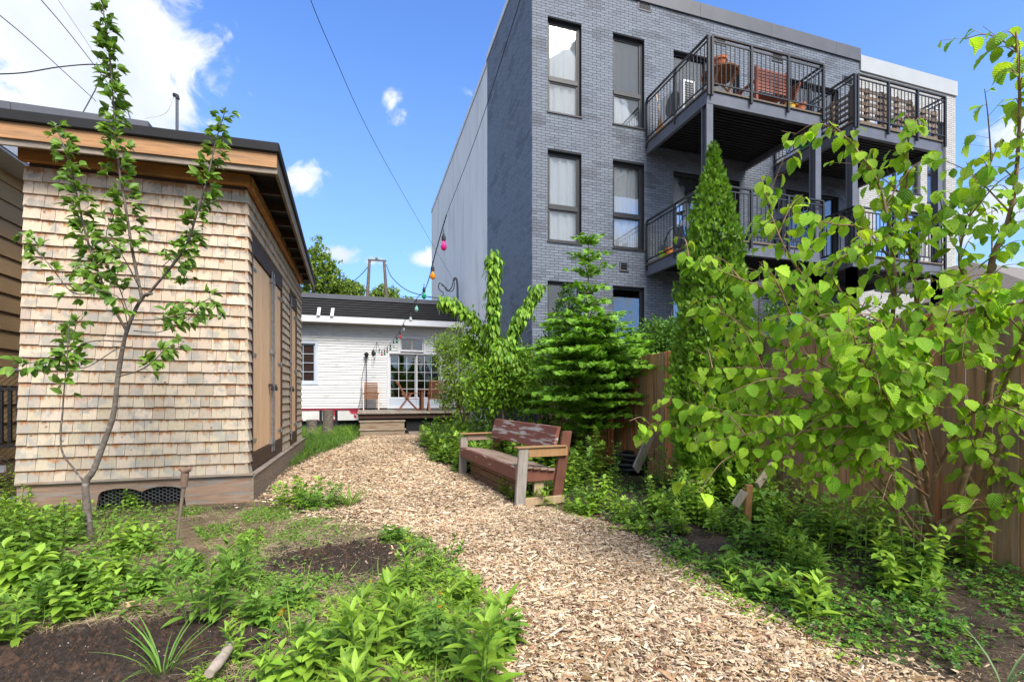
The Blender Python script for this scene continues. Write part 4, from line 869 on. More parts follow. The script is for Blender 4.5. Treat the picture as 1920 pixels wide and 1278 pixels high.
for par, y in ((dA, 7.80), (dB, 8.12), (dC, D2[0]+.22)):
    f = MB(); q = (SX+.035, y, 1.33); f.box(SX+.02, y-.028, 1.28, SX+.055, y+.028, 1.34); f.tube([(SX+.037, y+.02*math.cos(a), 1.34+.035*math.sin(a)) for a in np.linspace(0, math.pi, 7)], .006, 5); f.box(SX-.004, y-.06, 1.345, SX+.022, y+.04, 1.375); f.build('padlock', MT['black_metal'], par)
# ------------------------------------------------ tan neighbour, brick building, chain-link fence
tn = thing('tan_building', 'tan clapboard building with white eave squeezed behind the shed', 'building', (-4.6, 8.5, 0))
f = MB(); f.box(-9, 6.6, 0, -4.61, 13, 4.2); f.build('wall', MT['tan_siding'], tn)
z = .1
while z < 4.1:
    for a, b in ((6.4, 8.1), (8.103, 10.6), (10.603, 13)):
        f = MB(); f.hexa([(-4.575, a, z), (-4.575, b, z), (-4.608, b, z), (-4.608, a, z), (-4.598, a, z+.245), (-4.598, b, z+.245), (-4.608, b, z+.245), (-4.608, a, z+.245)]); g = random.uniform(.9, 1.06); f.build('siding_board', MT['tan_siding'], tn, color=(g, g, g))
    z += .248
f = MB(); f.box(-4.7, 6.3, 4.22, -4.22, 13.1, 4.25); f.build('soffit', MT['white_paint'], tn); f = MB(); f.box(-4.24, 6.3, 4.252, -4.2, 13.1, 4.46); f.build('fascia', MT['white_paint'], tn)
f = MB(); f.box(-9, 6.3, 4.30, -4.243, 13.1, 4.40); f.build('roof', MT['roof_black'], tn)
bb = thing('brick_building', 'red brick building with a dark metal parapet rising behind the shed roof', 'building', (-6, 12.05, 0))
f = MB(); f.box(-14, 12.05, 0, -4.35, 13.8, 6.6); f.build('wall', MT['mortar'], bb)
m = MB(); bricks(m, lambda a, b, c, d, p: [(a, 12.06, c), (b, 12.06, c), (b, 12.06, d), (a, 12.06, d), (a, 12.05-p, c), (b, 12.05-p, c), (b, 12.05-p, d), (a, 12.05-p, d)], -12, -4.36, 4.0, 6.6, [], colf=lambda r, x, z: np.array((.20, .055, .04))*(.75+.4*r.random()))
tag(m.build('brickwork', MT['red_brick'], bb), kind='stuff')
for a, b in ((-14, -6.6), (-6.595, -4.3)): f = MB(); f.box(a, 11.95, 6.55, b, 13.9, 6.97); f.build('parapet_panel', MT['grey_metal'], bb, bevel=.01)
f = MB(); f.box(-8.6, 11.98, 5.2, -8.2, 12.04, 5.9); f.build('window', MT['white_paint'], bb)
for nm, u, v0, v1, t_, lab in (('roof_mast', 332, 250, 183, 10.6, 'thin grey mast with a bent head behind the shed roof'),):
    t = thing(nm, lab, 'mast', P(u, v0, t_)); f = MB(); f.tube([P(u, v0+120, t_), P(u, v1, t_)], .03, 6); f.build('pole', MT['grey_metal'], t); f = MB(); f.tube([P(u+1, v1+3, t_), P(u, v1-3, t_), P(u-6, v1-5, t_)], .045, 6); f.build('head', MT['black_metal'], t)
    f = MB(); f.tube(smooth_poly([P(u-6, v1-2, t_), P(u-16, 205, t_), P(u-30, 216, t_), P(u-60, 222, t_)]), .008, 4); f.build('cable', MT['white_paint'], t)
cf = thing('chain_link_fence', 'dark chain-link fence filling the gap left of the shed', 'fence', (-4.0, 7.0, 0))
f = MB()
for z in (1.50, .02): f.tube([(-5.6, 7.0, z), (-3.5, 7.0, z)], .018, 6)
f.build('rail', MT['grey_metal'], cf)
for x in (-5.5, -3.52): f = MB(); f.tube([(x, 7.0, 0), (x, 7.0, 1.55)], .025, 7); f.build('post', MT['grey_metal'], cf)
f = MB(); s_ = .062
for i in range(-26, 36):
    for sgn in (1, -1):
        a = -5.6+i*s_; pts = []
        x0 = a; z0 = 0
        xe = a+sgn*1.5; lo = np.array((x0, 7.0+.004*sgn, 0.)); hi = np.array((xe, 7.0+.004*sgn, 1.5)); n = 24; q = lo+(hi-lo)*np.linspace(0, 1, n)[:, None]; k = (q[:, 0] > -5.6) & (q[:, 0] < -3.5)
        if k.sum() > 1: f.tube(q[k][[0, -1]], .0032, 3, cap=False)
f.build('mesh', MT['black_metal'], cf)
df = thing('slat_fence', 'low black slat fence standing behind the chain-link', 'fence', (-4.2, 7.5, 0))
for i in range(24): x = -5.7+i*.085; f = MB(); f.box(x, 7.5, .62, x+.035, 7.53, 1.32); f.build('slat', MT['black_metal'], df)
for z in (.6, 1.3): f = MB(); f.box(-5.8, 7.49, z-.03, -3.6, 7.54, z); f.build('rail', MT['black_metal'], df)
ld = thing('ladder', 'aluminium ladder lying on its side in the gap left of the shed', 'ladder', (-3.9, 6.2, 0))
for y, z in ((6.1, .1), (6.25, .42)): f = MB(); f.box(-5.4, y, z, -3.5, y+.03, z+.07); f.build('side_rail', MT['galv'], ld)
for i in range(7): x = -5.2+i*.27; f = MB(); f.tube([(x, 6.115, .13), (x, 6.265, .46)], .015, 6); f.build('rung', MT['galv'], ld)
# ------------------------------------------------ board fence
XFN = 3.96
fe = thing('board_fence', 'tall cedar board fence with mixed red and weathered brown boards along the garden', 'fence', (XFN, 5, 0))
y = .35; r = random.Random(9); i = 0
while y < YB-.2:
    w = r.uniform(.125, .15); q = r.random(); base = np.array((.42, .215, .105)) if q < .5 else np.array((.34, .215, .13)) if q < .76 else np.array((.60, .215, .08))
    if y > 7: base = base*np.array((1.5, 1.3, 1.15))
    base = base*r.uniform(.8, 1.2); x = XFN+r.uniform(-.006, .006); h = 1.80+r.uniform(-.008, .008); t = .018
    f = MB(); f.hexa([(x, y, -.05), (x+t, y, -.05), (x+t, y+w, -.05), (x, y+w, -.05), (x, y+r.uniform(-.004, .004), h), (x+t, y, h), (x+t, y+w, h), (x, y+w, h)])
    f.build('board', MT['fence_wood'], fe, color=tuple(base), bevel=.002); y += w+r.uniform(.004, .01); i += 1
for z in (.35, 1.45): f = MB(); f.box(XFN+.022, .3, z, XFN+.07, YB-.1, z+.09); f.build('rail', MT['fence_wood'], fe, color=(.14, .08, .05))
for yy in np.arange(.8, YB, 2.4): f = MB(); f.box(XFN+.072, yy, -.1, XFN+.17, yy+.1, 1.75); f.build('post', MT['fence_wood'], fe, color=(.14, .08, .05))
# pale house far right
fh = thing('far_house', 'pale brick house with a grey roof beyond the fence at the right edge', 'house', P(1890, 600, 13.5))
c = P(1835, 742, 14); f = MB(); f.box(c[0], c[1]-1.0, 0, c[0]+8, c[1]+5, 4.1); hw_ = f.build('wall', MT['stucco'], fh)
m = MB(); bricks(m, lambda a, b, cc, d, p: [(a, c[1]-.99, cc), (b, c[1]-.99, cc), (b, c[1]-.99, d), (a, c[1]-.99, d), (a, c[1]-1-p, cc), (b, c[1]-1-p, cc), (b, c[1]-1-p, d), (a, c[1]-1-p, d)], c[0], c[0]+5, 2.5, 4.05, [], colf=lambda r, x, z: np.array((.50, .38, .28))*(.85+.25*r.random()), bl=.3, bh=.09)
tag(m.build('brickwork', MT['wbrick_a'], hw_), kind='stuff')
f = MB(); f.hexa([(c[0]-.3, c[1]-1.4, 4.1), (c[0]+8, c[1]-1.4, 4.1), (c[0]+8, c[1]+5.4, 4.1), (c[0]-.3, c[1]+5.4, 4.1), (c[0]+.8, c[1]+.6, 5.3), (c[0]+8, c[1]+.6, 5.3), (c[0]+8, c[1]+3, 5.3), (c[0]+.8, c[1]+3, 5.3)]); f.build('roof', mat('grey_shingle_roof', (.19, .17, .155), .9, None, ns=30, amt=.3, bump=.3), fh)
# ------------------------------------------------ garden bench
O = G(968, 946); O[2] = 0; e1 = FW*.93-RT*.37; e1 /= np.linalg.norm(e1); e2 = np.cross(np.array([0, 0, 1.]), -e1)*-1
e2 = np.array([e1[1], -e1[0], 0]); EZ = np.array([0, 0, 1.])
O[2] = gz(O[0], O[1])-.01
bn = thing('garden_bench', 'long weathered red and grey wooden garden bench beside the wood chip path', 'bench', O, rz=math.atan2(e2[1], e2[0]))
B = lambda x, y, z: O+e1*x+e2*y+EZ*z
def bq(nm, q0, q1, m='red_wood', color=(1, 1, 1), bev=.004, lab=None):      # q0 / q1: lower and upper ring of 4 local points
    f = MB(); f.hexa([(p[1], p[0], p[2]) for p in q0]+[(p[1], p[0], p[2]) for p in q1]); o = f.build(nm, MT[m], bn, color=color, bevel=bev, off=(0, 0, 0))
    o.rotation_euler = (0, 0, 0)
    if lab: o['label'] = lab
    return o
def bx(nm, x0, x1, y0, y1, z0, z1, sy=0, **k):   # sy: shift of the top in y (lean)
    return bq(nm, [(x0, y0, z0), (x1, y0, z0), (x1, y1, z0), (x0, y1, z0)], [(x0, y0+sy, z1), (x1, y0+sy, z1), (x1, y1+sy, z1), (x0, y1+sy, z1)], **k)
BL = 2.25
bx('leg', -.045, 0, -.03, .085, 0, .655, .05, m='wood_greyv', color=(1.1, 1.1, 1.1), lab='grey weathered front post at the near end')
bx('leg', BL, BL+.045, -.03, .085, 0, .60, .03, m='wood_greyv', color=(1, .95, .95))
bx('leg', .0, .045, .44, .56, .02, .83, .14, m='red_plain', color=(.85, .9, .9)); bx('leg', BL-.05, BL-.005, .44, .56, 0, .78, .13, m='red_plain', color=(.8, .8, .8))
bx('floor_rail', -.04, .0, .09, .58, .02, .105, 0, m='wood_fresh', color=(.65, .7, .75)); bx('arm_rail', -.04, -.002, .135, .62, .555, .655, 0, m='wood_fresh', color=(.52, .44, .34)); bx('armrest', -.06, .05, -.01, .60, .658, .675, 0, m='wood_fresh', color=(.45, .40, .33))
bx('arm_rail', BL+.0, BL+.04, .09, .60, .55, .645, 0, m='wood_grey', color=(1, .85, .8)); bx('armrest', BL-.05, BL+.07, -.01, .60, .648, .665, 0, m='wood_fresh', color=(.5, .44, .35))
bx('seat_apron', .002, BL-.002, -.01, .03, .31, .45, 0, lab='chipped red front apron of the seat'); bx('seat_apron', .046, .085, .035, .50, .27, .41, 0, m='red_plain', color=(1.15, 1.2, 1.2))
for i in range(5): bx('seat_plank', .01, BL-.01, .032+i*.092, .032+i*.092+.085, .432-i*.012, .455-i*.012, 0, m='wood_grey', color=(.95, .82, .78))
bq('backrest_board', [(.05, .47, .60), (BL-.05, .47, .60), (BL-.05, .515, .60), (.05, .515, .60)], [(.05, .535, .88), (BL-.05, .535, .88), (BL-.05, .58, .88), (.05, .58, .88)], m='red_flaked', lab='flaking red backrest board')
for i in range(3): bx('base_plank', .12, BL-.1, .12-.0*i, .16, .01+i*.098, .10+i*.098, 0, m='wood_grey', color=(.62, .42, .28))
bx('block', .09, .14, .26, .38, .02, .27, .0, m='wood_fresh', color=(.7, .75, .85))
for x, z in ((-.052, .63), (-.052, .58)): pass
# black hose coil, leaning plank, stakes, tool handle, log
hc = G(1185, 893); hc[2] = gz(hc[0], hc[1])
f = MB(); pts = []; r = random.Random(1)
for i in range(13*18):
    a = i*2*math.pi/18; L_ = i/18; rad = .30-.11*abs(math.sin(L_*1.9))+.012*math.sin(a*2+L_*3); pts.append((hc[0]+rad*math.cos(a), hc[1]+rad*.9*math.sin(a), hc[2]+.03+L_*.021+.02*math.sin(a+L_*2)))
f.tube(np.array(pts), .026, 7); tag(f.build('hose_coil', MT['rubber'], off=hc, smooth=True), 'coil of thick black hose lying by the fence right of the bench', 'hose')
def plank(name, a, b, w, h, m, label, cat, color=(1, 1, 1)):
    f = MB(); f.bar(a, b, w, h, up=(.3, .9, .2)); tag(f.build(name, MT[m], off=np.asarray(a), color=color, bevel=.003), label, cat)
plank('leaning_board', P(1192, 880, 6.1), P(1222, 812, 6.7), .115, .03, 'wood_greyv', 'grey board leaning against the fence above the hose coil', 'board', (1.15, 1.1, 1.1))
plank('wooden_stake', P(1400, 1000, 4.15), P(1404, 908, 4.15), .055, .04, 'wood_fresh', 'upright yellowish stake among the weeds below the hazel', 'stake', (.42, .33, .24))
plank('board_offcut', P(1378, 948, 4.1), P(1396, 920, 4.1), .07, .02, 'wood_greyv', 'pale grey offcut tilted beside the stake', 'board', (1.25, 1.25, 1.2))
plank('wooden_plank', P(1420, 910, 4.3), P(1448, 870, 4.5), .06, .03, 'wood_grey', 'grey brown plank leaning behind the yellowish stake', 'board')
t = thing('tool_handle', 'weathered wooden fork handle standing upright in the soil before the shed', 'tool handle', P(331, 1020, 4.0))
f = MB(); f.tube(smooth_poly([P(331, 1025, 3.95), P(338, 960, 3.95), P(343, 925, 3.95), P(346, 905, 3.95)]), [.012]*5+[.013]*5+[.016]*6, 7); f.build('shaft', MT['wood_greyv'], t, color=(.7, .6, .5), smooth=True)
f = MB(); f.tube([P(345, 912, 3.95), P(346, 895, 3.95), P(347, 886, 3.95)], [.025, .030, .03], 8); f.tube([P(339, 878, 3.95), P(347, 884, 3.95), P(358, 878, 3.95)], [.02, .026, .018], 7); f.build('grip', MT['wood_greyv'], t, color=(.75, .55, .45), smooth=True)
f = MB(); a, b = G(392, 1285), G(432, 1232); f.tube(smooth_poly([a+EZ*.05, (a+b)/2+EZ*.06+RT*.01, b+EZ*.06]), [.020]*2+[.024]*3+[.022]*6, 9); tag(f.build('fallen_branch', mat('bare_log', (.38, .31, .25), .8, None, ns=9, stretch=(3, 3, 3), amt=.25, bump=.3), off=a, smooth=True), 'short bare grey branch lying in the foreground weeds', 'branch')
f = MB(); a, b = G(236, 1150), G(262, 1143); f.bar(a+EZ*.05, b+EZ*.045, .03, .02); tag(f.build('wood_offcut', MT['wood_fresh'], off=a, color=(1.2, 1.2, 1.2)), 'small pale wood offcut at the back edge of the soil heap', 'offcut')
for (u, v, h, w, lab) in ((615, 803, .75, .17, 'tall tree stump beside the ferns near the deck'), (585, 815, .45, .17, 'short tree stump in the ferns near the shed corner')):
    c = G(u, v); c = P(u, v-20, 15.2); c[2] = 0; f = MB(); f.lathe(c, [(w*1.15, -.05), (w, .12), (w*.95, h*.6), (w*.98, h), (.02, h+.01)], 12); o = f.build('tree_stump', MT['bark'], off=c); tag(o, lab, 'stump')
# ------------------------------------------------ string lights, wires
sl = thing('string_lights', 'festoon of coloured bulbs sagging from the high wire to the white house', 'string lights', P(837, 403, 4.6))
wp = [(837, 403, 4.6), (826, 440, 4.95), (815, 480, 5.5), (805, 520, 6.1), (795, 545, 6.9), (781, 560, 8.0), (768, 585, 9.2), (757, 605, 10.6), (748, 622, 12), (738, 637, 13.2), (728, 648, 14.5), (719, 655, 15.6), (712, 654, 16.5), (707, 640, 17.8)]
W3 = [P(*p) for p in wp]; f = MB(); f.tube(smooth_poly(W3, 4), .006, 5); f.build('cable', MT['rubber'], sl)
f = MB(); f.tube(smooth_poly([W3[-1], P(704, 665, 18.0), P(700, 680, 18.2)], 4), .008, 4); f.build('cable', MT['rubber'], sl)
bc = [(.75, .03, .28), (.95, .33, .01), (.01, .35, .16), (.3, .62, .52), (.6, .65, .65), (.25, .3, .3), (.6, .05, .05), (.05, .25, .1), (.5, .5, .5), (.05, .25, .1), (.6, .1, .05), (.02, .2, .1), (.65, .03, .15), (.4, .5, .45)]
anch = [(832, 430, 4.85), (811, 490, 5.65), (795, 532, 6.7), (781, 560, 8.0), (770, 582, 9.1), (757, 604, 10.6), (750, 618, 11.6), (744, 628, 12.4), (738, 636, 13.2), (732, 643, 14), (726, 649, 14.8), (721, 653, 15.3), (716, 655, 15.9), (711, 652, 16.6)]
MT['bulb'] = mat('tinted_bulb_glass', (1, 1, 1), .12, 'obj', ns=3, amt=.05, bump=0, spec=.6)
bt = MT['bulb'].node_tree.nodes['Principled BSDF']; bt.inputs['Transmission Weight'].default_value = .35; bt.inputs['IOR'].default_value = 1.2
for i, (u, v, t_) in enumerate(anch):
    p = P(u, v, t_); f = MB(); f.tube([p, p-EZ*.05], .004, 4); f.lathe(p, [(.011, -.045), (.014, -.06), (.021, -.075), (.021, -.112), (.015, -.116)], 10); so = f.build('socket', MT['rubber'], sl)
    f = MB(); f.lathe(p, [(.014, -.114), (.016, -.13), (.029, -.158), (.032, -.178), (.027, -.198), (.014, -.21), (.002, -.213)], 12); o = f.build('bulb', MT['bulb'], sl, smooth=True, color=bc[i])
def wire(pts, r, lab, name='overhead_wire', cat='wire', grp='thin overhead wires crossing the sky'):
    f = MB(); q = [P(*p) for p in pts]; f.tube(smooth_poly(q, 6), r, 4); o = f.build(name, MT['wire'], off=q[0]); tag(o, lab, cat, grp)
wire([(837, 403, 4.6), (895, 250, 3.7), (985, -30, 2.8)], .0022, 'thin wire rising from the string lights past the grey building', 'support_wire')
wire([(560, -60, 5.6), (620, 90, 7), (720, 300, 10.5), (853, 530, 19)], .006, 'overhead wire running from the top edge down to the service mast')
wire([(-30, 5, 7), (60, 80, 9), (180, 190, 12.5)], .008, 'left one of the thin wires crossing the white cloud')
wire([(60, -20, 7), (140, 75, 9), (240, 205, 12)], .008, 'thin wire crossing the white cloud left of the apple tree top')
wire([(95, -20, 8), (170, 90, 10), (250, 215, 13)], .004, 'faintest thin wire, just above the one left of the apple tree top')
wire([(-40, 140, 8), (40, 137, 8), (110, 126, 8.2), (175, 121, 8.4), (215, 128, 8.6)], .012, 'thick black cable curving in from the left edge')
wire([(640, 545, 30), (760, 556, 30), (900, 560, 30)], .012, 'distant wire low in the sky above the white house roof')
t = thing('utility_poles', 'pair of dark wooden poles joined by a crossbar behind the white house', 'utility pole', P(705, 560, 26))
for a, b in (((686, 600), (693, 487)), ((728, 600), (720, 488))): f = MB(); f.tube([P(*a, 26), P(*b, 26)], [.11, .07], 7); f.build('pole', MT['bark'], t)
f = MB(); f.bar(P(690, 487, 26), P(724, 489, 26), .08); f.build('crossbar', MT['bark'], t); f = MB(); f.lathe(P(706, 487, 26), [(.05, 0), (.08, .08), (.04, .16)], 8); f.build('insulator', MT['galv'], t)
f = MB(); f.tube(smooth_poly([P(724, 496, 26), P(735, 520, 25.5), P(765, 545, 24), P(815, 558, 22), P(832, 552, 19.3)]), .02, 4); f.tube(smooth_poly([P(692, 498, 26), P(675, 517, 27), P(656, 532, 28)]), .02, 4); f.build('cable', MT['wire'], t)
t = thing('roof_antenna', 'thin guyed antenna rods above the dark parapet behind the apple tree', 'antenna', P(180, 215, 10.4)); f = MB(); f.tube([P(155, 212, 10.4), P(178, 170, 10.4), P(190, 140, 10.4)], .012, 4); f.tube([P(245, 225, 10.4), P(222, 150, 10.4)], .012, 4); f.build('rod', MT['grey_metal'], t)
# ------------------------------------------------ woody plants
def along(pts, step, start=0.0):
    pts = np.asarray(pts); seg = np.linalg.norm(np.diff(pts, axis=0), axis=1); cum = np.concatenate([[0], np.cumsum(seg)]); L = cum[-1]
    out = []; s = L*start
    while s < L:
        i = min(len(seg)-1, np.searchsorted(cum, s, 'right')-1); f = (s-cum[i])/max(seg[i], 1e-9); d = (pts[i+1]-pts[i])/max(seg[i], 1e-9)
        out.append((pts[i]+(pts[i+1]-pts[i])*f, d, s/L)); s += step*random.uniform(.7, 1.3)
    return out
def stem_tube(mb, poly, r0, r1, seg=7, k=5, wob=0):
    q = smooth_poly(poly, k)
    if wob: q = q+np.cumsum(RNG.normal(0, wob, q.shape), 0)*np.linspace(0, 1, len(q))[:, None]*.3
    r = np.linspace(r0, r1, len(q))*(1+RNG.normal(0, .04, len(q))); mb.tube(q, r, seg); return q
def split_leaves(pre, T, LP, parent, mo, ma, nmax=298, small_stuff='foliage'):
    """nearest leaves each as an object, the rest joined"""
    pos, d, nr, sc, col = [np.array([l[i] for l in LP]) for i in range(5)]
    dist = np.linalg.norm(pos-np.array([0, 0, CH]), axis=1); order = np.argsort(-sc/dist)
    a, b = order[:nmax], order[nmax:]
    lobjs('leaf', T, pos[a], d[a], nr[a], sc[a], col[a], parent, mo)
    if len(b):
        m = MB(); leaves(m, T, pos[b], d[b], nr[b], sc[b], col[b]); tag(m.build(small_stuff, ma, parent, smooth=True), kind='stuff')
# hazel: stems traced, twigs grown off them
hz_base = P(1745, 1060, 3.28)
hazel = thing('hazel_shrub', 'large multi-stemmed hazel with broad bright green leaves against the board fence at right', 'shrub', (hz_base[0], hz_base[1], 0))
def H(pts): return np.array([P(*p) for p in pts])
HS = [
 ([(1755, 1060, 3.3), (1765, 1020, 3.28), (1807, 961, 3.2), (1852, 894, 3.1), (1885, 820, 3.0), (1915, 740, 2.9)], .034, .010, .45),
 ([(1830, 920, 3.15), (1808, 870, 3.1), (1842, 815, 3.0), (1886, 717, 2.85), (1912, 650, 2.75), (1950, 540, 2.6)], .018, .006, .35),
 ([(1765, 1040, 3.35), (1720, 900, 3.2), (1692, 760, 3.0), (1672, 640, 2.9), (1678, 520, 2.85), (1662, 400, 2.85), (1640, 330, 2.9), (1590, 262, 2.95), (1553, 228, 3.0)], .017, .003, .42),
 ([(1760, 1040, 3.4), (1730, 850, 3.3), (1724, 680, 3.15), (1716, 540, 3.0), (1702, 430, 2.9), (1700, 330, 2.85), (1706, 225, 2.8)], .016, .003, .35),
 ([(1750, 1050, 3.35), (1650, 920, 3.3), (1560, 845, 3.2), (1470, 808, 3.15), (1380, 796, 3.15), (1290, 800, 3.2), (1197, 806, 3.3)], .013, .002, .35),
 ([(1745, 1045, 3.4), (1700, 820, 3.2), (1630, 690, 3.05), (1550, 600, 3.0), (1440, 545, 3.0), (1350, 508, 3.0), (1275, 482, 3.05)], .012, .002, .4),
 ([(1700, 800, 3.15), (1620, 650, 3.0), (1540, 560, 2.95), (1480, 480, 2.9), (1445, 400, 2.95), (1428, 335, 3.0)], .011, .002, .3),
 ([(1760, 1040, 3.3), (1850, 760, 2.9), (1852, 600, 2.6), (1860, 490, 2.45), (1884, 430, 2.4), (1903, 350, 2.35), (1912, 200, 2.3), (1905, 60, 2.3)], .020, .004, .45),
 ([(1845, 560, 2.7), (1800, 500, 2.65), (1812, 420, 2.6), (1845, 340, 2.6), (1872, 268, 2.6)], .008, .002, .1),
 ([(1720, 680, 3.0), (1780, 600, 2.8), (1830, 580, 2.6), (1900, 570, 2.4), (1960, 560, 2.3)], .009, .003, .1),
 ([(1730, 820, 3.1), (1640, 700, 2.8), (1560, 640, 2.6), (1500, 590, 2.55), (1440, 600, 2.6)], .010, .002, .2),
 ([(1735, 850, 3.1), (1640, 780, 2.8), (1560, 740, 2.65), (1480, 700, 2.7), (1420, 690, 2.8), (1330, 690, 3.0)], .010, .002, .2),
 ([(1740, 900, 3.1), (1700, 700, 2.75), (1740, 600, 2.5), (1790, 540, 2.35), (1840, 540, 2.25)], .010, .003, .3),
 ([(1760, 980, 3.2), (1820, 955, 3.0), (1880, 950, 2.8), (1935, 925, 2.6)], .015, .005, .5),
 ([(1790, 1090, 3.3), (1840, 1010, 3.2), (1885, 930, 3.1), (1940, 860, 3.0)], .016, .008, .6),
 ([(1700, 1085, 3.15), (1680, 930, 3.1), (1664, 840, 3.1), (1658, 760, 3.15)], .012, .008, .9),
 ([(1760, 1045, 3.35), (1600, 830, 3.25), (1530, 760, 3.2), (1440, 720, 3.3), (1370, 640, 3.4), (1350, 560, 3.4)], .010, .002, .4),
 ([(1730, 900, 3.2), (1560, 800, 3.0), (1420, 780, 3.0), (1330, 770, 3.1), (1255, 745, 3.2)], .009, .002, .3),
 ([(1720, 860, 3.1), (1600, 740, 2.9), (1480, 790, 2.8), (1400, 815, 2.8), (1300, 830, 2.9)], .008, .002, .35),
 ([(1700, 760, 3.0), (1560, 690, 3.0), (1450, 640, 3.1), (1380, 600, 3.2), (1330, 575, 3.3)], .008, .002, .3),
 ([(1740, 930, 3.2), (1640, 860, 2.9), (1560, 870, 2.8), (1480, 880, 2.9)], .008, .002, .35),
 ([(1700, 830, 3.0), (1600, 800, 2.8), (1500, 810, 2.75), (1420, 840, 2.8), (1350, 850, 2.9)], .009, .002, .2),
 ([(1750, 900, 3.1), (1800, 800, 2.8), (1850, 760, 2.6), (1900, 770, 2.4), (1950, 800, 2.3)], .010, .003, .3),
 ([(1680, 500, 2.9), (1620, 430, 2.8), (1560, 420, 2.8), (1500, 400, 2.85)], .006, .002, .1),
 ([(1705, 480, 2.9), (1760, 400, 2.75), (1800, 370, 2.7), (1850, 380, 2.6)], .006, .002, .1),
 ([(1660, 640, 2.9), (1560, 520, 2.7), (1600, 470, 2.65), (1660, 450, 2.6)], .006, .002, .3),
 ([(1740, 880, 3.0), (1660, 740, 2.6), (1620, 680, 2.4), (1590, 600, 2.35)], .007, .002, .35),
 ([(1760, 870, 3.0), (1720, 740, 2.55), (1700, 660, 2.35), (1650, 600, 2.3)], .007, .002, .35)]
LP = []
def hz_leaf(p, d, q, sz):
    c = gcol(1, (.16, .36, .018), (.42, .64, .05), .2, .05 if q > .8 else 0)[0]
    dd = np.array([d[0], d[1], -abs(random.gauss(.85, .45))]); dd /= np.linalg.norm(dd); nr = np.array([d[0]*.5+random.gauss(0, .3), d[1]*.5+random.gauss(-.35, .3), .75]); LP.append((p, dd, nr, sz, c))
for pts, r0, r1, bare in HS:
    mb = MB(); q = stem_tube(mb, H(pts), r0, r1, 8); L = np.linalg.norm(np.diff(q, axis=0), axis=1).sum()
    for (p, d, s) in along(q, .058, bare):
        side = np.cross(d, rnd_dirs(1)[0]); side /= np.linalg.norm(side)+1e-9; ln = random.uniform(.12, .34)*(1.15-.8*s); dd = side*.75+d*.6+np.array([0, 0, .1]); dd /= np.linalg.norm(dd)
        e = p+dd*ln; mid = (p+e)/2+np.array([0, 0, .02]); e = e-np.array([0, 0, ln*.12]); tw = smooth_poly([p, mid, e], 3); mb.tube(tw, np.linspace(.0032, .0012, len(tw)), 4)
        for (pp, d2, s2) in along(tw, .047, .25):
            sd_ = np.cross(d2, (0, 0, 1)); sd_ /= np.linalg.norm(sd_)+1e-9; sg = random.choice((-1, 1)); hz_leaf(pp, sd_*sg*.8+d2*.6, s, random.choice((.04, .05, .06, .07, .08, .098))*random.uniform(.85, 1.2)*(1-.2*s))
        hz_leaf(tw[-1], dd, s, random.uniform(.055, .10))
        if s > .5 and random.random() < .9:
            sd_ = np.cross(d, (0, 0, 1))+rnd_dirs(1)[0]*.4; hz_leaf(p, sd_*random.choice((-1, 1)), s, random.uniform(.05, .08))
    for (p, d, s) in (along(q, .31, max(.3, bare)) if r0 > .0065 else []):      # side limbs
        side = np.cross(d, rnd_dirs(1)[0]); side /= np.linalg.norm(side)+1e-9; ln = random.uniform(.28, .62)*(1.1-.5*s); dd = side*.8+d*.5+np.array([0, 0, .25]); dd /= np.linalg.norm(dd); e = p+dd*ln
        if e@FW < 1.75 or e[0] > XFN-.05: continue
        l2 = smooth_poly([p, (p+e)/2+np.array([0, 0, .05]), e], 4); mb.tube(l2, np.linspace(.0045, .0015, len(l2)), 5)
        for (pp, d2, s2) in along(l2, .06, .2):
            sg = random.choice((-1, 1)); sd_ = np.cross(d2, (0, 0, 1)); sd_ /= np.linalg.norm(sd_)+1e-9; e3 = pp+(sd_*sg+d2*.5+rnd_dirs(1)[0]*.4)*random.uniform(.03, .12); mb.tube([pp, e3], .0012, 3, cap=False)
            for z_ in range(random.choice((1, 2, 2, 3))): hz_leaf(pp+(e3-pp)*random.uniform(.4, 1), sd_*sg+d2*.5+rnd_dirs(1)[0]*.7, s, random.choice((.035, .045, .06, .07, .085))*random.uniform(.85, 1.2))
    mb.build('stem', MT['bark_hazel'], hazel, smooth=True)
LP = [l for l in LP if l[0]@FW > 1.55]
split_leaves('leaf', T_HAZ, LP[::2], hazel, MT['leaf_o'], MT['leaf_a'], 150); split_leaves('leaf', T_HAZ2, LP[1::2], hazel, MT['leaf_o'], MT['leaf_a'], 148)
print('hazel leaves', len(LP))
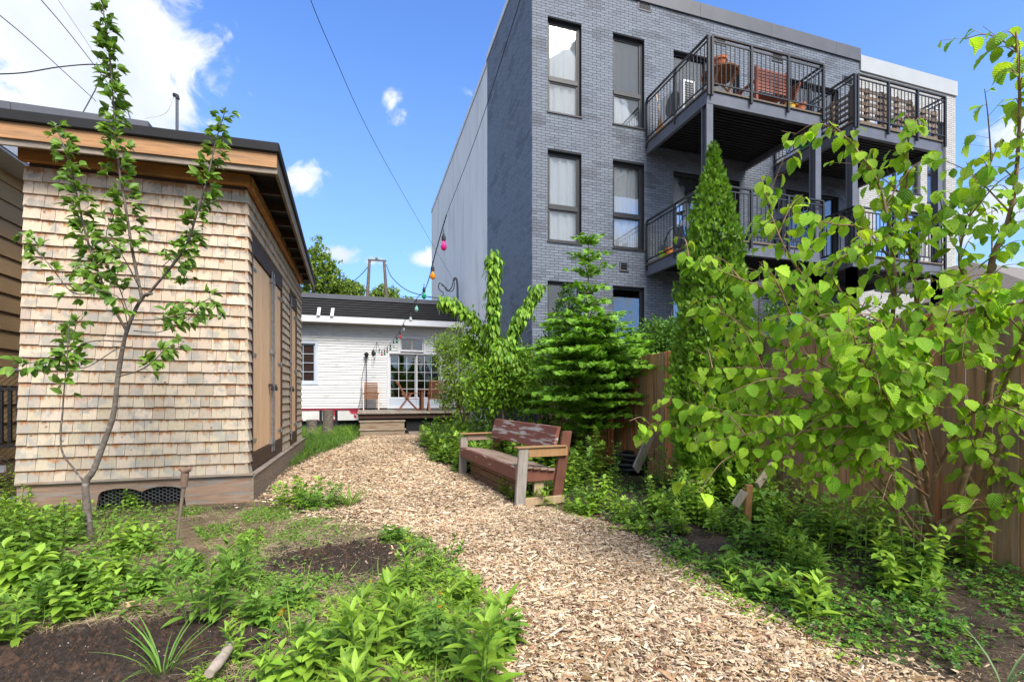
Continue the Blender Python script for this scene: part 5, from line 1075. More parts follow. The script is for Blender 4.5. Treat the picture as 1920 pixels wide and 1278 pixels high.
# apple sapling
ap = thing('apple_sapling', 'slender young apple tree with upright leafy shoots in front of the shingled shed', 'tree', G(168, 1010))
AS = [
 ([(170, 1020, 4.0), (163, 950, 4.0), (161, 904, 4.02), (175, 882, 4.04), (194, 832, 4.08), (213, 775, 4.1), (222, 700, 4.1), (238, 619, 4.1), (266, 559, 4.1), (285, 550, 4.08)], .031, .012, 2),
 ([(266, 559, 4.1), (258, 520, 4.1), (247, 463, 4.1), (235, 385, 4.1), (222, 306, 4.1), (213, 197, 4.1), (205, 100, 4.1), (192, 8, 4.1)], .013, .004, .14),
 ([(275, 555, 4.1), (344, 469, 4.0), (369, 400, 3.95), (391, 325, 3.95), (406, 260, 3.95), (421, 212, 3.95)], .011, .003, .22),
 ([(238, 622, 4.1), (200, 550, 4.05), (163, 447, 4.05), (135, 325, 4.0), (122, 280, 4.0), (103, 236, 4.0)], .011, .003, .2),
 ([(160, 905, 4.02), (140, 880, 4.0), (115, 840, 3.95), (118, 760, 3.95), (125, 680, 3.9), (130, 606, 3.9)], .009, .003, .55),
 ([(222, 706, 4.1), (270, 690, 4.0), (310, 655, 3.9), (335, 638, 3.85)], .006, .002, .4),
 ([(243, 600, 4.1), (300, 598, 4.0), (350, 585, 3.9), (395, 560, 3.85), (410, 590, 3.8)], .006, .002, .3),
 ([(250, 620, 4.1), (300, 622, 4.2), (350, 600, 4.2), (380, 570, 4.2)], .005, .002, .3),
 ([(228, 640, 4.1), (170, 640, 4.0), (110, 668, 3.9), (60, 680, 3.8), (15, 690, 3.75)], .006, .002, .3),
 ([(195, 545, 4.05), (140, 550, 4.0), (103, 510, 3.95), (70, 470, 3.9), (42, 440, 3.9)], .006, .002, .2),
 ([(245, 600, 4.1), (215, 520, 4.2), (180, 480, 4.2), (150, 500, 4.2)], .005, .002, .3),
 ([(262, 540, 4.1), (230, 480, 3.9), (200, 445, 3.85), (210, 400, 3.85)], .005, .002, .3),
 ([(250, 490, 4.1), (300, 500, 4.2), (330, 480, 4.25), (350, 520, 4.25)], .005, .002, .3),
 ([(225, 650, 4.1), (150, 690, 4.2), (140, 620, 4.2), (160, 590, 4.2)], .004, .002, .4),
 ([(240, 610, 4.1), (225, 560, 3.9), (180, 540, 3.8), (140, 500, 3.8)], .004, .002, .2)]
LP = []
for pts, r0, r1, bare in AS:
    mb = MB(); q = stem_tube(mb, H(pts), r0, r1, 8)
    if bare < 1.5:
        big = r0 > .009
        for (p, d, s) in along(q, .0135 if big else .022, bare):
            if not big and random.random() < .12: continue
            side = np.cross(d, rnd_dirs(1)[0]); side /= np.linalg.norm(side)+1e-9; sp = random.uniform(.01, .085 if big else .07)*(1.3-.7*s); e = p+side*sp+d*sp*.5; mb.tube([p, e], .0016, 3, cap=False)
            for k in range(random.choice((3, 4, 5) if big else (2, 3, 4))):
                dd = side*.8+d*.45+rnd_dirs(1)[0]*.55; dd[2] -= .1; nr = np.array([random.gauss(0, .5), random.gauss(-.45, .5), .8])+side*.4
                LP.append((e, dd, nr, random.uniform(.055, .098)*(1-.25*(s > .93)), gcol(1, (.10, .21, .028), (.22, .37, .055), .15)[0]))
        for k in range(5): LP.append((q[-1], d+rnd_dirs(1)[0]*.5, np.array([0.1, -.3, 1.]), random.uniform(.03, .05), gcol(1, (.16, .27, .09), (.22, .32, .13), .1)[0]))
    mb.build('trunk' if r0 > .03 else 'branch', MT['bark'], ap, smooth=True)
split_leaves('leaf', T_APP, LP, ap, MT['leafs_o'], MT['leafs_a'], 298); print('apple leaves', len(LP))
# white cedar in front of the fence
def conifer_profile(v, tab): return np.interp(v, [a for a, b in tab], [b for a, b in tab])
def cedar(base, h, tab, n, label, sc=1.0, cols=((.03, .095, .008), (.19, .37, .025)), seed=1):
    g = np.random.default_rng(seed); t = thing('white_cedar', label, 'tree', base)
    mb = MB(); mb.tube([base, base+np.array((0, 0, h*.5)), base+np.array((.02, 0, h*.97))], [.05*sc, .03*sc, .005], 7); mb.build('trunk', MT['bark'], t)
    z = h*(1-g.random(n)**.62); R = conifer_profile(z/h, tab); a = g.uniform(0, 2*math.pi, n)
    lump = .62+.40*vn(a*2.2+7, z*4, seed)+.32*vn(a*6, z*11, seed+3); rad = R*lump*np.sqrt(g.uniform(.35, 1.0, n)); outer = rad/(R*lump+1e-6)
    pos = np.stack([base[0]+rad*np.cos(a), base[1]+rad*np.sin(a), base[2]+z], 1)
    d = np.stack([np.cos(a)*.5, np.sin(a)*.5, g.uniform(.6, 1.4, n)], 1)+g.normal(0, .45, (n, 3)); nr = np.stack([np.cos(a+.5), np.sin(a+.5), np.full(n, .2)], 1)+g.normal(0, .7, (n, 3))
    sp = multi([(leaf_t(2, .14, .4, .05, 0), an, s, (0, o, 0)) for an, s, o in ((0, 1, 0), (.6, .5, .2), (-.6, .5, .25), (.55, .42, .45), (-.55, .4, .5), (.4, .3, .68))])
    q = np.clip((outer-.55)*2, 0, 1)[:, None]; c = np.array(cols[0])*(1-q)+np.array(cols[1])*q; c = c*(1+g.normal(0, .16, (n, 1)))  # sprays deep in the crown coloured darker, inner shade put into the colour
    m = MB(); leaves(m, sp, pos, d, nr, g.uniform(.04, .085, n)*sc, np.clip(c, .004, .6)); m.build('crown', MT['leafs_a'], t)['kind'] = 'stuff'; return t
cb = P(1338, 905, 5.25); cb[2] = gz(cb[0], cb[1])
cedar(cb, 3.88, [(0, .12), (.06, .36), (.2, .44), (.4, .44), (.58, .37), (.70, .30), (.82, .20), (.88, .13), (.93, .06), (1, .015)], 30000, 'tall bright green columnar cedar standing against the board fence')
c2 = P(1062, 800, 9.3); c2[2] = 0
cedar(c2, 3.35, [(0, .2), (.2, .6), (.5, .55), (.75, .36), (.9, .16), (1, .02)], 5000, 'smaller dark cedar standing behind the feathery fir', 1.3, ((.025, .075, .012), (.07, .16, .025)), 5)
# young fir with tiers of flat branches
def fir(base, h, label):
    g = random.Random(6); t = thing('young_fir', label, 'tree', base); tr = MB(); tr.tube([base, base+EZ*h*.5, base+EZ*h], [.035, .02, .004], 7)
    POS, D, NR, S, C = [], [], [], [], []
    tw = MB(); tabz = [(.62, .62), (.85, 1.08), (1.3, 1.14), (1.7, 1.06), (2.1, .80), (2.4, .50), (2.7, .40), (2.9, .36), (3.2, .32), (3.5, .22), (3.7, .10), (h, .06)]
    z = .62
    while z < h-.1:
        R = conifer_profile(z, tabz); nb = 7 if z < 2.2 else 5; a0 = g.uniform(0, 6.28)
        for k in range(nb):
            a = a0+k*2*math.pi/nb+g.uniform(-.25, .25); L = R*g.uniform(.7, 1.12); el_ = .30 if z < 2.4 else .55; u = np.array([math.cos(a), math.sin(a), 0]); pts = smooth_poly([base+EZ*z, base+EZ*(z+L*el_*.7)+u*L*.5, base+EZ*(z+L*el_*.75)+u*L], 4); tw.tube(pts, np.linspace(.009, .002, len(pts)), 4)
            lat = np.array([-u[1], u[0], 0])
            for (p, d, s) in along(pts, .075, .12):
                wl = L*.42*(1.05-s)*g.uniform(.7, 1.1)+.04
                for sg in (-1, 1):
                    dd = d*.75+lat*sg*.8+EZ*g.uniform(-.05, .12); dd /= np.linalg.norm(dd); ns_ = max(1, int(wl/.05)); l2 = np.cross(dd, EZ)
                    for j in range(ns_):
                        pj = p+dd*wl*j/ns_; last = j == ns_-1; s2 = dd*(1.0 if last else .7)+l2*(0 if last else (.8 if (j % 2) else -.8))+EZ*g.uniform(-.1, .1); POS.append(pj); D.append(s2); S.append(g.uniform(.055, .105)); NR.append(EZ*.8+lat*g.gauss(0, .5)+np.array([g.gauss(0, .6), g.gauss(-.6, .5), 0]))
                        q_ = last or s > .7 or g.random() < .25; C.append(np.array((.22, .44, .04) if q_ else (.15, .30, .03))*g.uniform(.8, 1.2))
            POS.append(pts[-1]); D.append(u+EZ*.2); S.append(.09); NR.append(EZ); C.append(np.array((.16, .34, .03)))
        z += g.uniform(.09, .15) if z < 2.3 else g.uniform(.2, .3)
    # a spray is a twig with needles on both sides
    nd = []
    for i in range(3):
        y = .08+i*.28
        for sg in (-1, 1): nd.append((leaf_t(2, .30, .5, .2, .2), -sg*.8, .62*(1.1-.45*y), (0, y, 0)))
    nd.append((leaf_t(2, .22, .6, .1, .2), 0, 1.0, (0, 0, 0))); T = multi(nd)
    tr.build('trunk', MT['bark'], t, smooth=True); tag(tw.build('branches', MT['bark'], t), kind='stuff')
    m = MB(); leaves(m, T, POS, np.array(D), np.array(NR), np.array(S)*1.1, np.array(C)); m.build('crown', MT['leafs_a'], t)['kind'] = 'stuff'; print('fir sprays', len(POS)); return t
fb = P(1103, 860, 7.5); fb[2] = 0
fir(fb, 3.78, 'feathery young fir with flat tiers of light green sprays behind the bench')
# loose shrubs
def bushy(name, label, cat, base, blobs, n, T, size, cols, stems, group=None, mt='leafs_a', droop=.2, seed=2, barkm='bark'):
    g = np.random.default_rng(seed); t = thing(name, label, cat, base, group)
    mb = MB()
    for s in stems: stem_tube(mb, np.array(s), .014, .004, 6)
    if stems: mb.build('stems', MT[barkm], t, smooth=True)
    tot = sum(b[4] for b in blobs); m = MB()
    for (c, rx, rz, hol, w) in blobs:
        k = int(n*w/tot); d = rnd_dirs(k, 0, g); r_ = g.uniform(hol, 1, k)**.6
        lump = .72+.5*vn(d[:, 0]*2.5+c[0]*3, d[:, 2]*2.5+d[:, 1]*2+c[1], seed); pos = c+d*np.array([rx, rx, rz])*(r_*lump)[:, None]
        # twigs: cluster leaves round random centres
        ctr = pos[g.integers(0, max(1, k//9), k)]; pos = ctr+g.normal(0, .045, (k, 3))*np.array([1.3, 1.3, .7])
        dd = d+g.normal(0, .6, (k, 3)); dd[:, 2] -= droop; nr = np.stack([g.normal(0, .5, k), g.normal(-.15, .5, k), np.ones(k)], 1)
        leaves(m, T, pos, dd, nr, size*g.uniform(.6, 1.25, k), gcol(k, cols[0], cols[1], .16, 0, g))
    m.build('foliage', MT[mt], t)['kind'] = 'stuff'; return t
def B3(u, v, t_): return P(u, v, t_)
def sst(u0, v0, t_, tops): return [[P(u0, v0, t_), P((u0*.4+u*.6), (v0+v)/2, t_), P(u, v, t_)] for u, v in tops]
bushy('light_shrub', 'airy shrub with tiny light leaves beside the deck and white house', 'shrub', P(865, 800, 11.5), [(P(855, 680, 11.5), .62, .9, .1, 3), (P(885, 730, 11.3), .6, .6, .1, 1.5), (P(838, 655, 11.5), .45, .5, .1, 1), (P(845, 745, 11.6), .45, .35, .1, 1)], 9500, T_SM, .058, ((.14, .25, .025), (.27, .40, .05)), sst(870, 800, 11.5, ((840, 640), (865, 610), (880, 650), (900, 700), (850, 700))))
bushy('dark_shrub', 'dark green shrub in the corner between the pale wall and the fir', 'shrub', P(955, 790, 10.2), [(P(960, 720, 10.2), .7, .75, .1, 2), (P(1000, 690, 10.0), .5, .6, .1, 1), (P(905, 745, 10.4), .45, .5, .1, 1)], 8500, T_SM, .065, ((.05, .13, .015), (.15, .27, .035)), sst(955, 800, 10.2, ((930, 640), (965, 620), (1000, 640), (985, 700))), seed=3)
# young tree whose long shoots are clothed in hanging leaves
t = thing('young_cherry', 'thin young tree with leaf-clothed shoots, one upright, one leaning right, one drooping left', 'tree', P(942, 800, 8.8)); m = MB()
tr = MB(); stem_tube(tr, H([(945, 805, 8.8), (940, 740, 8.8), (936, 690, 8.8), (938, 640, 8.8)]), .022, .014); stem_tube(tr, H([(938, 660, 8.8), (930, 620, 8.8), (925, 550, 8.8), (926, 478, 8.8)]), .014, .005); stem_tube(tr, H([(938, 665, 8.8), (955, 630, 8.8), (985, 575, 8.8), (1010, 538, 8.8)]), .012, .005)
stem_tube(tr, H([(936, 680, 8.8), (915, 630, 9), (885, 592, 9.2), (855, 570, 9.3), (835, 563, 9.3)]), .012, .004); stem_tube(tr, H([(938, 640, 8.8), (955, 660, 8.7), (970, 690, 8.7)]), .008, .003); tr.build('trunk', MT['bark_hazel'], t, smooth=True)
for pts, rad, k in (([(930, 660, 8.8), (925, 600, 8.8), (925, 540, 8.8), (927, 482, 8.8)], .13, 1500), ([(940, 680, 8.8), (958, 630, 8.8), (985, 580, 8.8), (1008, 540, 8.8)], .15, 1300), ([(938, 665, 8.8), (915, 625, 9), (885, 592, 9.2), (850, 572, 9.3), (832, 562, 9.3)], .16, 1200), ([(925, 690, 8.8), (940, 665, 8.8), (965, 690, 8.7)], .26, 800)):
    q = smooth_poly(H(pts), 8); i = RNG.integers(0, len(q), k); rad_ = rad*(.3+1.5*vn(i*.55, i*0+k, 3))*(1.2-.5*i/len(q)); c = q[i]+RNG.normal(0, .03, (k, 3)); d = rnd_dirs(k); dd = d*np.array([1, 1, .35]); dd[:, 2] -= 1.1
    leaves(m, leaf_t(3, .22, .4, .3, .3), c+d*(rad_[:, None])*.9*RNG.random((k, 1)), dd, d+np.array([0, 0, .25]), RNG.uniform(.06, .17, k), gcol(k, (.10, .25, .018), (.30, .50, .04), .2))
m.build('foliage', MT['leafs_a'], t)['kind'] = 'stuff'
bushy('bright_shrub', 'full bright green shrub around the stem of the young leaf-clothed tree', 'shrub', P(925, 805, 9.0), [(P(925, 720, 9.0), .55, .62, .1, 2), (P(965, 690, 8.9), .4, .5, .1, 1.2), (P(890, 650, 9.3), .35, .35, .1, .7), (P(990, 740, 8.8), .35, .4, .1, .7)], 6500, T_APP, .085, ((.11, .25, .02), (.27, .45, .04)), sst(925, 805, 9.0, ((905, 640), (950, 650), (985, 700))), seed=8)
# shrubs beyond the fence and trees beyond the house
bushy('hedge_shrub', 'leafy shrub beyond the fence below the apartment windows, left of the tall cedar', 'shrub', P(1240, 740, 8.9), [(P(1245, 640, 8.9), .62, .5, .1, 2), (P(1210, 660, 9.1), .5, .35, .1, 1)], 6500, T_SM, .07, ((.05, .14, .015), (.14, .28, .035)), sst(1240, 740, 8.9, ((1225, 600), (1260, 580))), seed=6)
for i, (u, v, t_, rx, rz, lab) in enumerate(((1470, 650, 8, 1.0, .7, 'shaded shrub beyond the fence, behind the hazel, right of the cedar'), (1590, 640, 8, .9, .6, 'low shaded shrub beyond the middle of the fence'), (1700, 650, 7.5, .8, .45, 'low shrub beyond the fence near the right balcony columns'))):
    bushy('hedge_shrub', lab, 'shrub', P(u, 742, t_), [(P(u, v, t_), rx, rz, .1, 1)], 4500, T_SM, .07, ((.035, .10, .015), (.10, .2, .03)), [], seed=20+i)
for i, (u, v, t_, rx, rz, n, lab) in enumerate(((590, 520, 32, 2.0, 2.6, 6500, 'tallest sunlit tree beyond the white house, beside the shed roof edge'), (640, 550, 33, 1.7, 1.2, 4500, 'rounded tree crown above the white house roof left of the poles'), (722, 562, 33, 1.1, 1.0, 3000, 'small tree crown right behind the pair of poles'), (760, 568, 34, .8, .4, 1200, 'lowest tree top just showing over the white house roof'))):
    bushy('background_tree', lab, 'tree', P(u, 740, t_), [(P(u, v, t_), rx, rz, .1, 1)], n, T_SM, .22, ((.13, .22, .025), (.26, .36, .05)), [[P(u, 740, t_), P(u, 640, t_), P(u, v, t_)]], seed=30+i)
# ------------------------------------------------ herbs
def herb(kind, u, v, h, label, n=8, spread=.1, group=None, seed=0, cols=((.07, .21, .025), (.16, .33, .045)), lobj=False, xy=None, size=None):
    g = random.Random(seed*7+int(u)); b = G(u, v) if xy is None else np.array([*xy, 0.]); b[2] = float(gz(b[0], b[1])); nm = {'aster': 'leafy_clump', 'lobed': 'lobed_leaf_plant', 'tri': 'bramble_plant', 'grass': 'grass_tuft', 'dandelion': 'dandelion', 'broad': 'broad_leaf_plant', 'fern': 'fern'}[kind]
    cat = {'grass': 'grass', 'fern': 'fern', 'dandelion': 'dandelion'}.get(kind, 'plant'); t = thing(nm, label, cat, b, group); st_ = MB(); P_, D_, N_, S_ = [], [], [], []; T = T_LAN
    if kind in ('aster', 'lobed', 'tri', 'broad'):
        T = {'aster': T_LAN, 'lobed': T_LOBE, 'tri': T_TRI, 'broad': T_APP}[kind]
        for i in range(n):
            a = g.uniform(0, 6.28); r_ = spread*math.sqrt(g.random()); o = b+np.array([r_*math.cos(a), r_*math.sin(a), 0]); hh = h*g.uniform(.6, 1.08); ln = np.array([math.cos(a), math.sin(a), 0])*hh*g.uniform(.05, .35)
            q = smooth_poly([o, o+ln*.35+EZ*hh*.55, o+ln+EZ*hh], 4); st_.tube(q, np.linspace(.0045, .002, len(q)), 4, cap=False)
            ang = g.uniform(0, 6.28)
            for (p, d, s) in along(q, {'aster': .026, 'lobed': .05, 'tri': .055, 'broad': .04}[kind]*max(.6, h/.4), .15):
                ang += 2.4 if kind != 'broad' else 1.57; pairs = 1 if kind == 'aster' else 2
                for k in range(pairs):
                    an = ang+k*math.pi; out = np.array([math.cos(an), math.sin(an), 0]); up_ = (.25+.9*s) if kind == 'aster' else .25; P_.append(p); D_.append(out+EZ*(up_+g.gauss(0, .12))); N_.append(EZ-out*up_*.8+np.array([g.gauss(0, .15), g.gauss(0, .15), 0]))
                    S_.append((size or {'aster': .11, 'lobed': .10, 'tri': .10, 'broad': .07}[kind])*g.uniform(.75, 1.2)*(1.15-.5*s))
            for k in range(5 if kind == 'aster' else 2): an = g.uniform(0, 6.28); out = np.array([math.cos(an), math.sin(an), 0]); P_.append(q[-1]); D_.append(out*.6+EZ*1.1); N_.append(EZ*.6-out); S_.append((size or .08)*g.uniform(.5, .75))
    elif kind in ('grass', 'dandelion', 'fern'):
        T = {'grass': T_BLADE, 'dandelion': T_DAND, 'fern': None}[kind]
        if kind == 'fern':
            T = multi([(leaf_t(1, .16, .5, 0, 0), sg*-1.1, .26*math.sin(math.pi*(.12+.86*y)), (0, y, -.45*y*y)) for y in np.arange(.08, 1, .06) for sg in (-1, 1)]+[(leaf_t(4, .012, .5, .45, 0), 0, 1, (0, 0, 0))])
        for i in range(n):
            a = g.uniform(0, 6.28); out = np.array([math.cos(a), math.sin(a), 0]); r_ = spread*g.random()*.5; P_.append(b+out*r_); e_ = {'grass': g.uniform(.9, 3), 'dandelion': g.uniform(.25, .9), 'fern': g.uniform(.8, 1.6)}[kind]
            D_.append(out+EZ*e_*(1.2 if kind == 'grass' else 1)); N_.append(EZ-out*e_); S_.append(h*g.uniform(.55, 1.15))
    C = gcol(len(P_), cols[0], cols[1], .13)
    if st_.n: st_.build('stem', MT['stem_green'], t)
    if lobj and len(P_) <= 298: lobjs('leaf', T, P_, D_, N_, S_, C, t, MT['leafs_o'])
    else: m = MB(); leaves(m, T, P_, D_, N_, S_, C); m.build('leaves', MT['leafs_a'], t, smooth=True)['kind'] = 'stuff'
    return t
br = ((.17, .32, .03), (.33, .50, .06)); md = ((.11, .235, .028), (.23, .39, .055))
herb('aster', 375, 1165, .38, 'dense dark green leafy clump with many thin stalks at the edge of the soil heap', 9, .12, seed=1, cols=md, lobj=True, size=.125)
herb('aster', 430, 1100, .32, 'smaller leafy clump just behind the dense stalky one', 5, .07, seed=2, cols=md, lobj=True, size=.11)
herb('aster', 700, 1235, .32, 'large bright green leafy clump in the centre foreground beside the path', 8, .12, seed=3, cols=br, lobj=True, size=.145)
herb('aster', 690, 1320, .24, 'leafy clump cut off by the bottom edge left of the path', 6, .10, seed=4, cols=br, lobj=True, size=.13)
herb('aster', 890, 1290, .32, 'bright leafy clump in the bottom foreground nearest the wood chips', 7, .10, seed=5, cols=br, lobj=True, size=.145)
herb('aster', 460, 1235, .20, 'bright small leafy stalks right of the grass tuft', 5, .08, seed=6, cols=br, size=.075)
herb('aster', 465, 1300, .18, 'whorled bright seedling beside the bare grey branch', 3, .05, seed=7, cols=br, size=.07)
herb('aster', 785, 1100, .31, 'upright light green leafy stalk between path and weeds', 5, .09, seed=8, cols=br, size=.10)
herb('aster', 830, 1060, .18, 'leafy weed at the path edge with a dandelion before it', 5, .09, seed=9, cols=md, size=.08)
herb('aster', 30, 1020, .26, 'leafy plant at the far left edge among the weeds', 6, .12, seed=10, cols=md)
herb('aster', 60, 1150, .24, 'narrow leaved clump on the left above the soil heap', 8, .13, seed=11, cols=md)
herb('aster', 10, 1190, .24, 'narrow leaved plant cut by the left edge beside the soil heap', 6, .10, seed=12, cols=br)
herb('aster', 1522, 1165, .20, 'bright rosette of long leaves at the right edge of the wood chips', 2, .03, seed=13, cols=br, lobj=True, size=.14)
herb('broad', 190, 1090, .22, 'broad leaved plant below the apple trunk', 8, .14, seed=14, cols=br, size=.10); herb('broad', 120, 1120, .22, 'broad leaved weed left of the apple trunk foot', 8, .14, seed=15, cols=md, size=.11)
herb('broad', 215, 940, .30, 'light green seedling sprouting right of the apple trunk', 4, .06, seed=16, cols=br, size=.08); herb('broad', 262, 945, .16, 'young plant in front of the scalloped skirt opening', 5, .1, seed=17, cols=br, size=.08)
herb('broad', 55, 930, .40, 'yellow green bush at the left edge below the ladder', 14, .25, seed=18, cols=((.22, .34, .03), (.35, .42, .06)), size=.06); herb('broad', 20, 960, .38, 'leafy bush at the left edge beside the shed corner', 12, .3, seed=19, cols=br, size=.07)
herb('broad', 250, 1030, .22, 'pale green broad leaved weed between apple trunk and tool handle', 7, .12, seed=20, cols=br, size=.11); herb('broad', 90, 1020, .30, 'dense green weed left of the apple trunk', 14, .25, seed=21, cols=md, size=.09); herb('broad', 130, 980, .25, 'leafy weed by the shed skirt left of the apple trunk', 10, .2, seed=22, cols=br, size=.08)
herb('broad', 45, 1075, .26, 'big leaved weed at the left side of the garden', 9, .15, seed=23, cols=md, size=.14); herb('broad', 10, 1110, .24, 'big leaved weed at the left frame edge', 8, .15, seed=24, cols=br, size=.14)
herb('grass', 305, 1262, .26, 'tuft of broad grass blades in front of the soil heap', 26, .08, seed=25, cols=((.10, .23, .03), (.2, .35, .06)))
herb('grass', 655, 948, .34, 'upright grass tuft at the left edge of the wood chips', 55, .12, seed=26, cols=md); herb('grass', 545, 1190, .2, 'sparse grass blades near the dandelions', 12, .06, seed=27, cols=br)
herb('grass', 1880, 1290, .34, 'long grey green blades at the bottom right corner', 7, .05, seed=28, cols=((.13, .22, .08), (.2, .3, .12))); herb('grass', 1670, 1180, .2, 'thin grass blades on dark soil under the hazel', 6, .04, seed=29, cols=md)
herb('lobed', 560, 945, .28, 'low lobed weed at the corner of path and shed garden', 15, .22, seed=30, cols=br, size=.10); herb('lobed', 600, 950, .24, 'low lobed weed next to the upright grass tuft', 13, .2, seed=31, cols=md, size=.10)
for i, (u, v, h, kd, cc, lab) in enumerate(((560, 1120, .12, 'broad', 'md', 'small low weed on the left rim of the central soil patch'), (600, 1235, .20, 'aster', 'md', 'darker leafy stalks left of the large bright clump'), (540, 1275, .18, 'broad', 'br', 'bright low weed at the bottom edge left of the large clump'), (760, 1180, .22, 'aster', 'br', 'leafy stalks between the large clump and the toothed dandelion'),
    (820, 1215, .2, 'lobed', 'md', 'lobed weed right of the large bright clump'), (500, 1160, .14, 'lobed', 'md', 'lobed weed between the stalky clump and the central soil patch'), (350, 1060, .12, 'lobed', 'md', 'lobed weed behind the dense stalky clump'), (150, 1150, .2, 'broad', 'br', 'bright broad leaved weed at the upper rim of the soil heap'),
    (270, 1110, .14, 'broad', 'md', 'low broad leaved weed before the pale offcut'), (870, 1120, .16, 'lobed', 'br', 'bright lobed weed leaning over the chip edge'), (930, 1200, .14, 'broad', 'md', 'small weed at the chip edge behind the nearest clump'), (740, 1010, .10, 'lobed', 'md', 'flat weed behind the central soil patch'), (470, 1010, .09, 'lobed', 'br', 'flat weed on dry straw between tool handle and path'), (410, 985, .10, 'grass', 'md', 'short grass tuft on dry straw near the shed corner'), (30, 985, .3, 'aster', 'br', 'tall bright weed by the left edge under the ladder'))):
    herb(kd, u, v, h, lab, 8 if kd != 'grass' else 30, .10, seed=140+i, cols=br if cc == 'br' else md, size=None if kd != 'broad' else .085)
herb('tri', 1370, 1010, .22, 'bramble weed filling the bare ground left of the yellowish stake', 9, .2, seed=171, cols=md, size=.10); herb('broad', 1330, 985, .24, 'smooth leaved weed between the cedar and the yellowish stake', 9, .18, seed=172, cols=br, size=.09)
herb('lobed', 1440, 1000, .26, 'lobed weed right at the foot of the yellowish stake', 7, .15, seed=173, cols=md, size=.12)
def dand(u, v, label, h=.12, flowers=1, s=.14, seed=0):
    t = herb('dandelion', u, v, s, label, 9, .03, seed=seed+60, cols=((.04, .13, .02), (.10, .24, .03))); b = WL[t.name]; g = random.Random(seed)
    for i in range(flowers):
        hh = h*g.uniform(.8, 1.4); a = g.uniform(0, 6.28); e = b+np.array([math.cos(a)*.05, math.sin(a)*.05, hh]); m = MB(); m.tube(smooth_poly([b, b+(e-b)*.5+EZ*.01, e], 3), .0022, 4); m.build('stalk', MT['stem_green'], t)
        m = MB(); k = 46; an = RNG.uniform(0, 6.28, k); el_ = RNG.uniform(.15, 1.4, k); dd = np.stack([np.cos(an)*np.cos(el_), np.sin(an)*np.cos(el_), np.sin(el_)], 1); leaves(m, leaf_t(1, .16, .5, 0, 0), np.repeat(e[None], k, 0), dd, np.cross(dd, rnd_dirs(k)), RNG.uniform(.017, .024, k), np.ones((k, 3))); m.build('flower', MT['petal'], t)
for i, (u, v, lab) in enumerate(((528, 1190, 'dandelion in flower left of centre among ground weeds'), (645, 1200, 'dandelion flower at the left of the bright central clump'), (808, 1150, 'dandelion flower between the two bright clumps'), (838, 1158, 'largest dandelion flower near the path edge'), (682, 1115, 'small dandelion on the dark soil edge'), (765, 1035, 'dandelion near the dark soil mound'), (838, 1035, 'dandelion beside the path right of the soil mound'), (235, 1080, 'single orange yellow dandelion in the left weeds'), (570, 1135, 'small yellow dandelion on dark soil'), (318, 1040, 'dandelion beside the tool handle foot'), (141, 965, 'dandelion in the weeds by the shed skirt'), (620, 945, 'dandelion beside the upright grass tuft'), (740, 1100, 'dandelion amid the weeds left of the toothed leaf'))):
    dand(u, v, lab, .10 if i < 5 else .08, 2 if i in (0, 3) else 1, .13 if i not in (3,) else .2, i)
for i in range(26):
    u, v = random.choice(((610, 800), (640, 808), (596, 806), (575, 802))); 
    if i < 5: herb('fern', u+random.uniform(-14, 14), v+6, .55, ('light green fern before the stumps, nearest the shed corner', 'light green fern right of the tall stump', 'fern between the two stumps', 'fern at the foot of the painted boards', 'small fern beside the deck corner')[i], 11, .1, seed=i+80, cols=br, xy=[(-1.7, 15.2), (-.75, 15.6), (-1.35, 15.7), (-.5, 16.3), (-.3, 15.2)][i])
LM = [(O+e1*.2+e2*.9, 'behind the near end of the bench'), (O+e1*2.0+e2*.9, 'behind the far end of the bench'), (O+e1*2.9, 'past the far end of the bench beside the path'), (hc+np.array([0, -.5, 0]), 'in front of the black hose coil'), (hc+np.array([-.3, .7, 0]), 'between the bench and the hose coil by the fence'),
      (cb+np.array([-.5, -.4, 0]), 'at the foot of the tall cedar'), (P(1400, 1000, 4.15), 'around the yellowish stake'), (P(1480, 1000, 3.9), 'right of the yellowish stake'), (hz_base, 'around the foot of the hazel stems'), (hz_base+np.array([-.8, -.2, 0]), 'on dark soil left of the hazel stems'), (P(1840, 1180, 2.6), 'in the bottom right corner of the garden'), (P(1560, 1130, 2.9), 'beside the bright rosette at the chip edge'),
      (fb, 'under the feathery young fir'), (fb+np.array([0, 1.5, 0]), 'beyond the fir towards the apartment wall'), (P(940, 805, 8.8), 'at the foot of the young leaf-clothed tree'), (P(860, 800, 11), 'under the airy light shrub'), (P(800, 840, 10.5), 'at the path edge before the deck'), (P(840, 860, 9), 'at the path edge left of the bench')]
KN = {'lobed': 'weed with lobed leaves', 'tri': 'three-leaved bramble weed', 'broad': 'weed with smooth paired leaves', 'aster': 'upright weed with narrow leaves'}
def wlabel(kind, hh, x, y, cc):
    lab = min(LM, key=lambda q: (q[0][0]-x)**2+(q[0][1]-y)**2)[1]; lab = ('tall ' if hh > .45 else 'low ' if hh < .24 else 'knee-high ')+('bright ' if cc is br else 'darker ')+KN[kind]+' '+lab
    for ex in (', nearer the path', ', nearer the fence', ', nearer the house', ', the smallest there'):
        if lab not in USED: break
        if len(lab.split()) <= 13 and lab+ex not in USED: lab += ex; break
    USED.add(lab); return lab
USED = set()
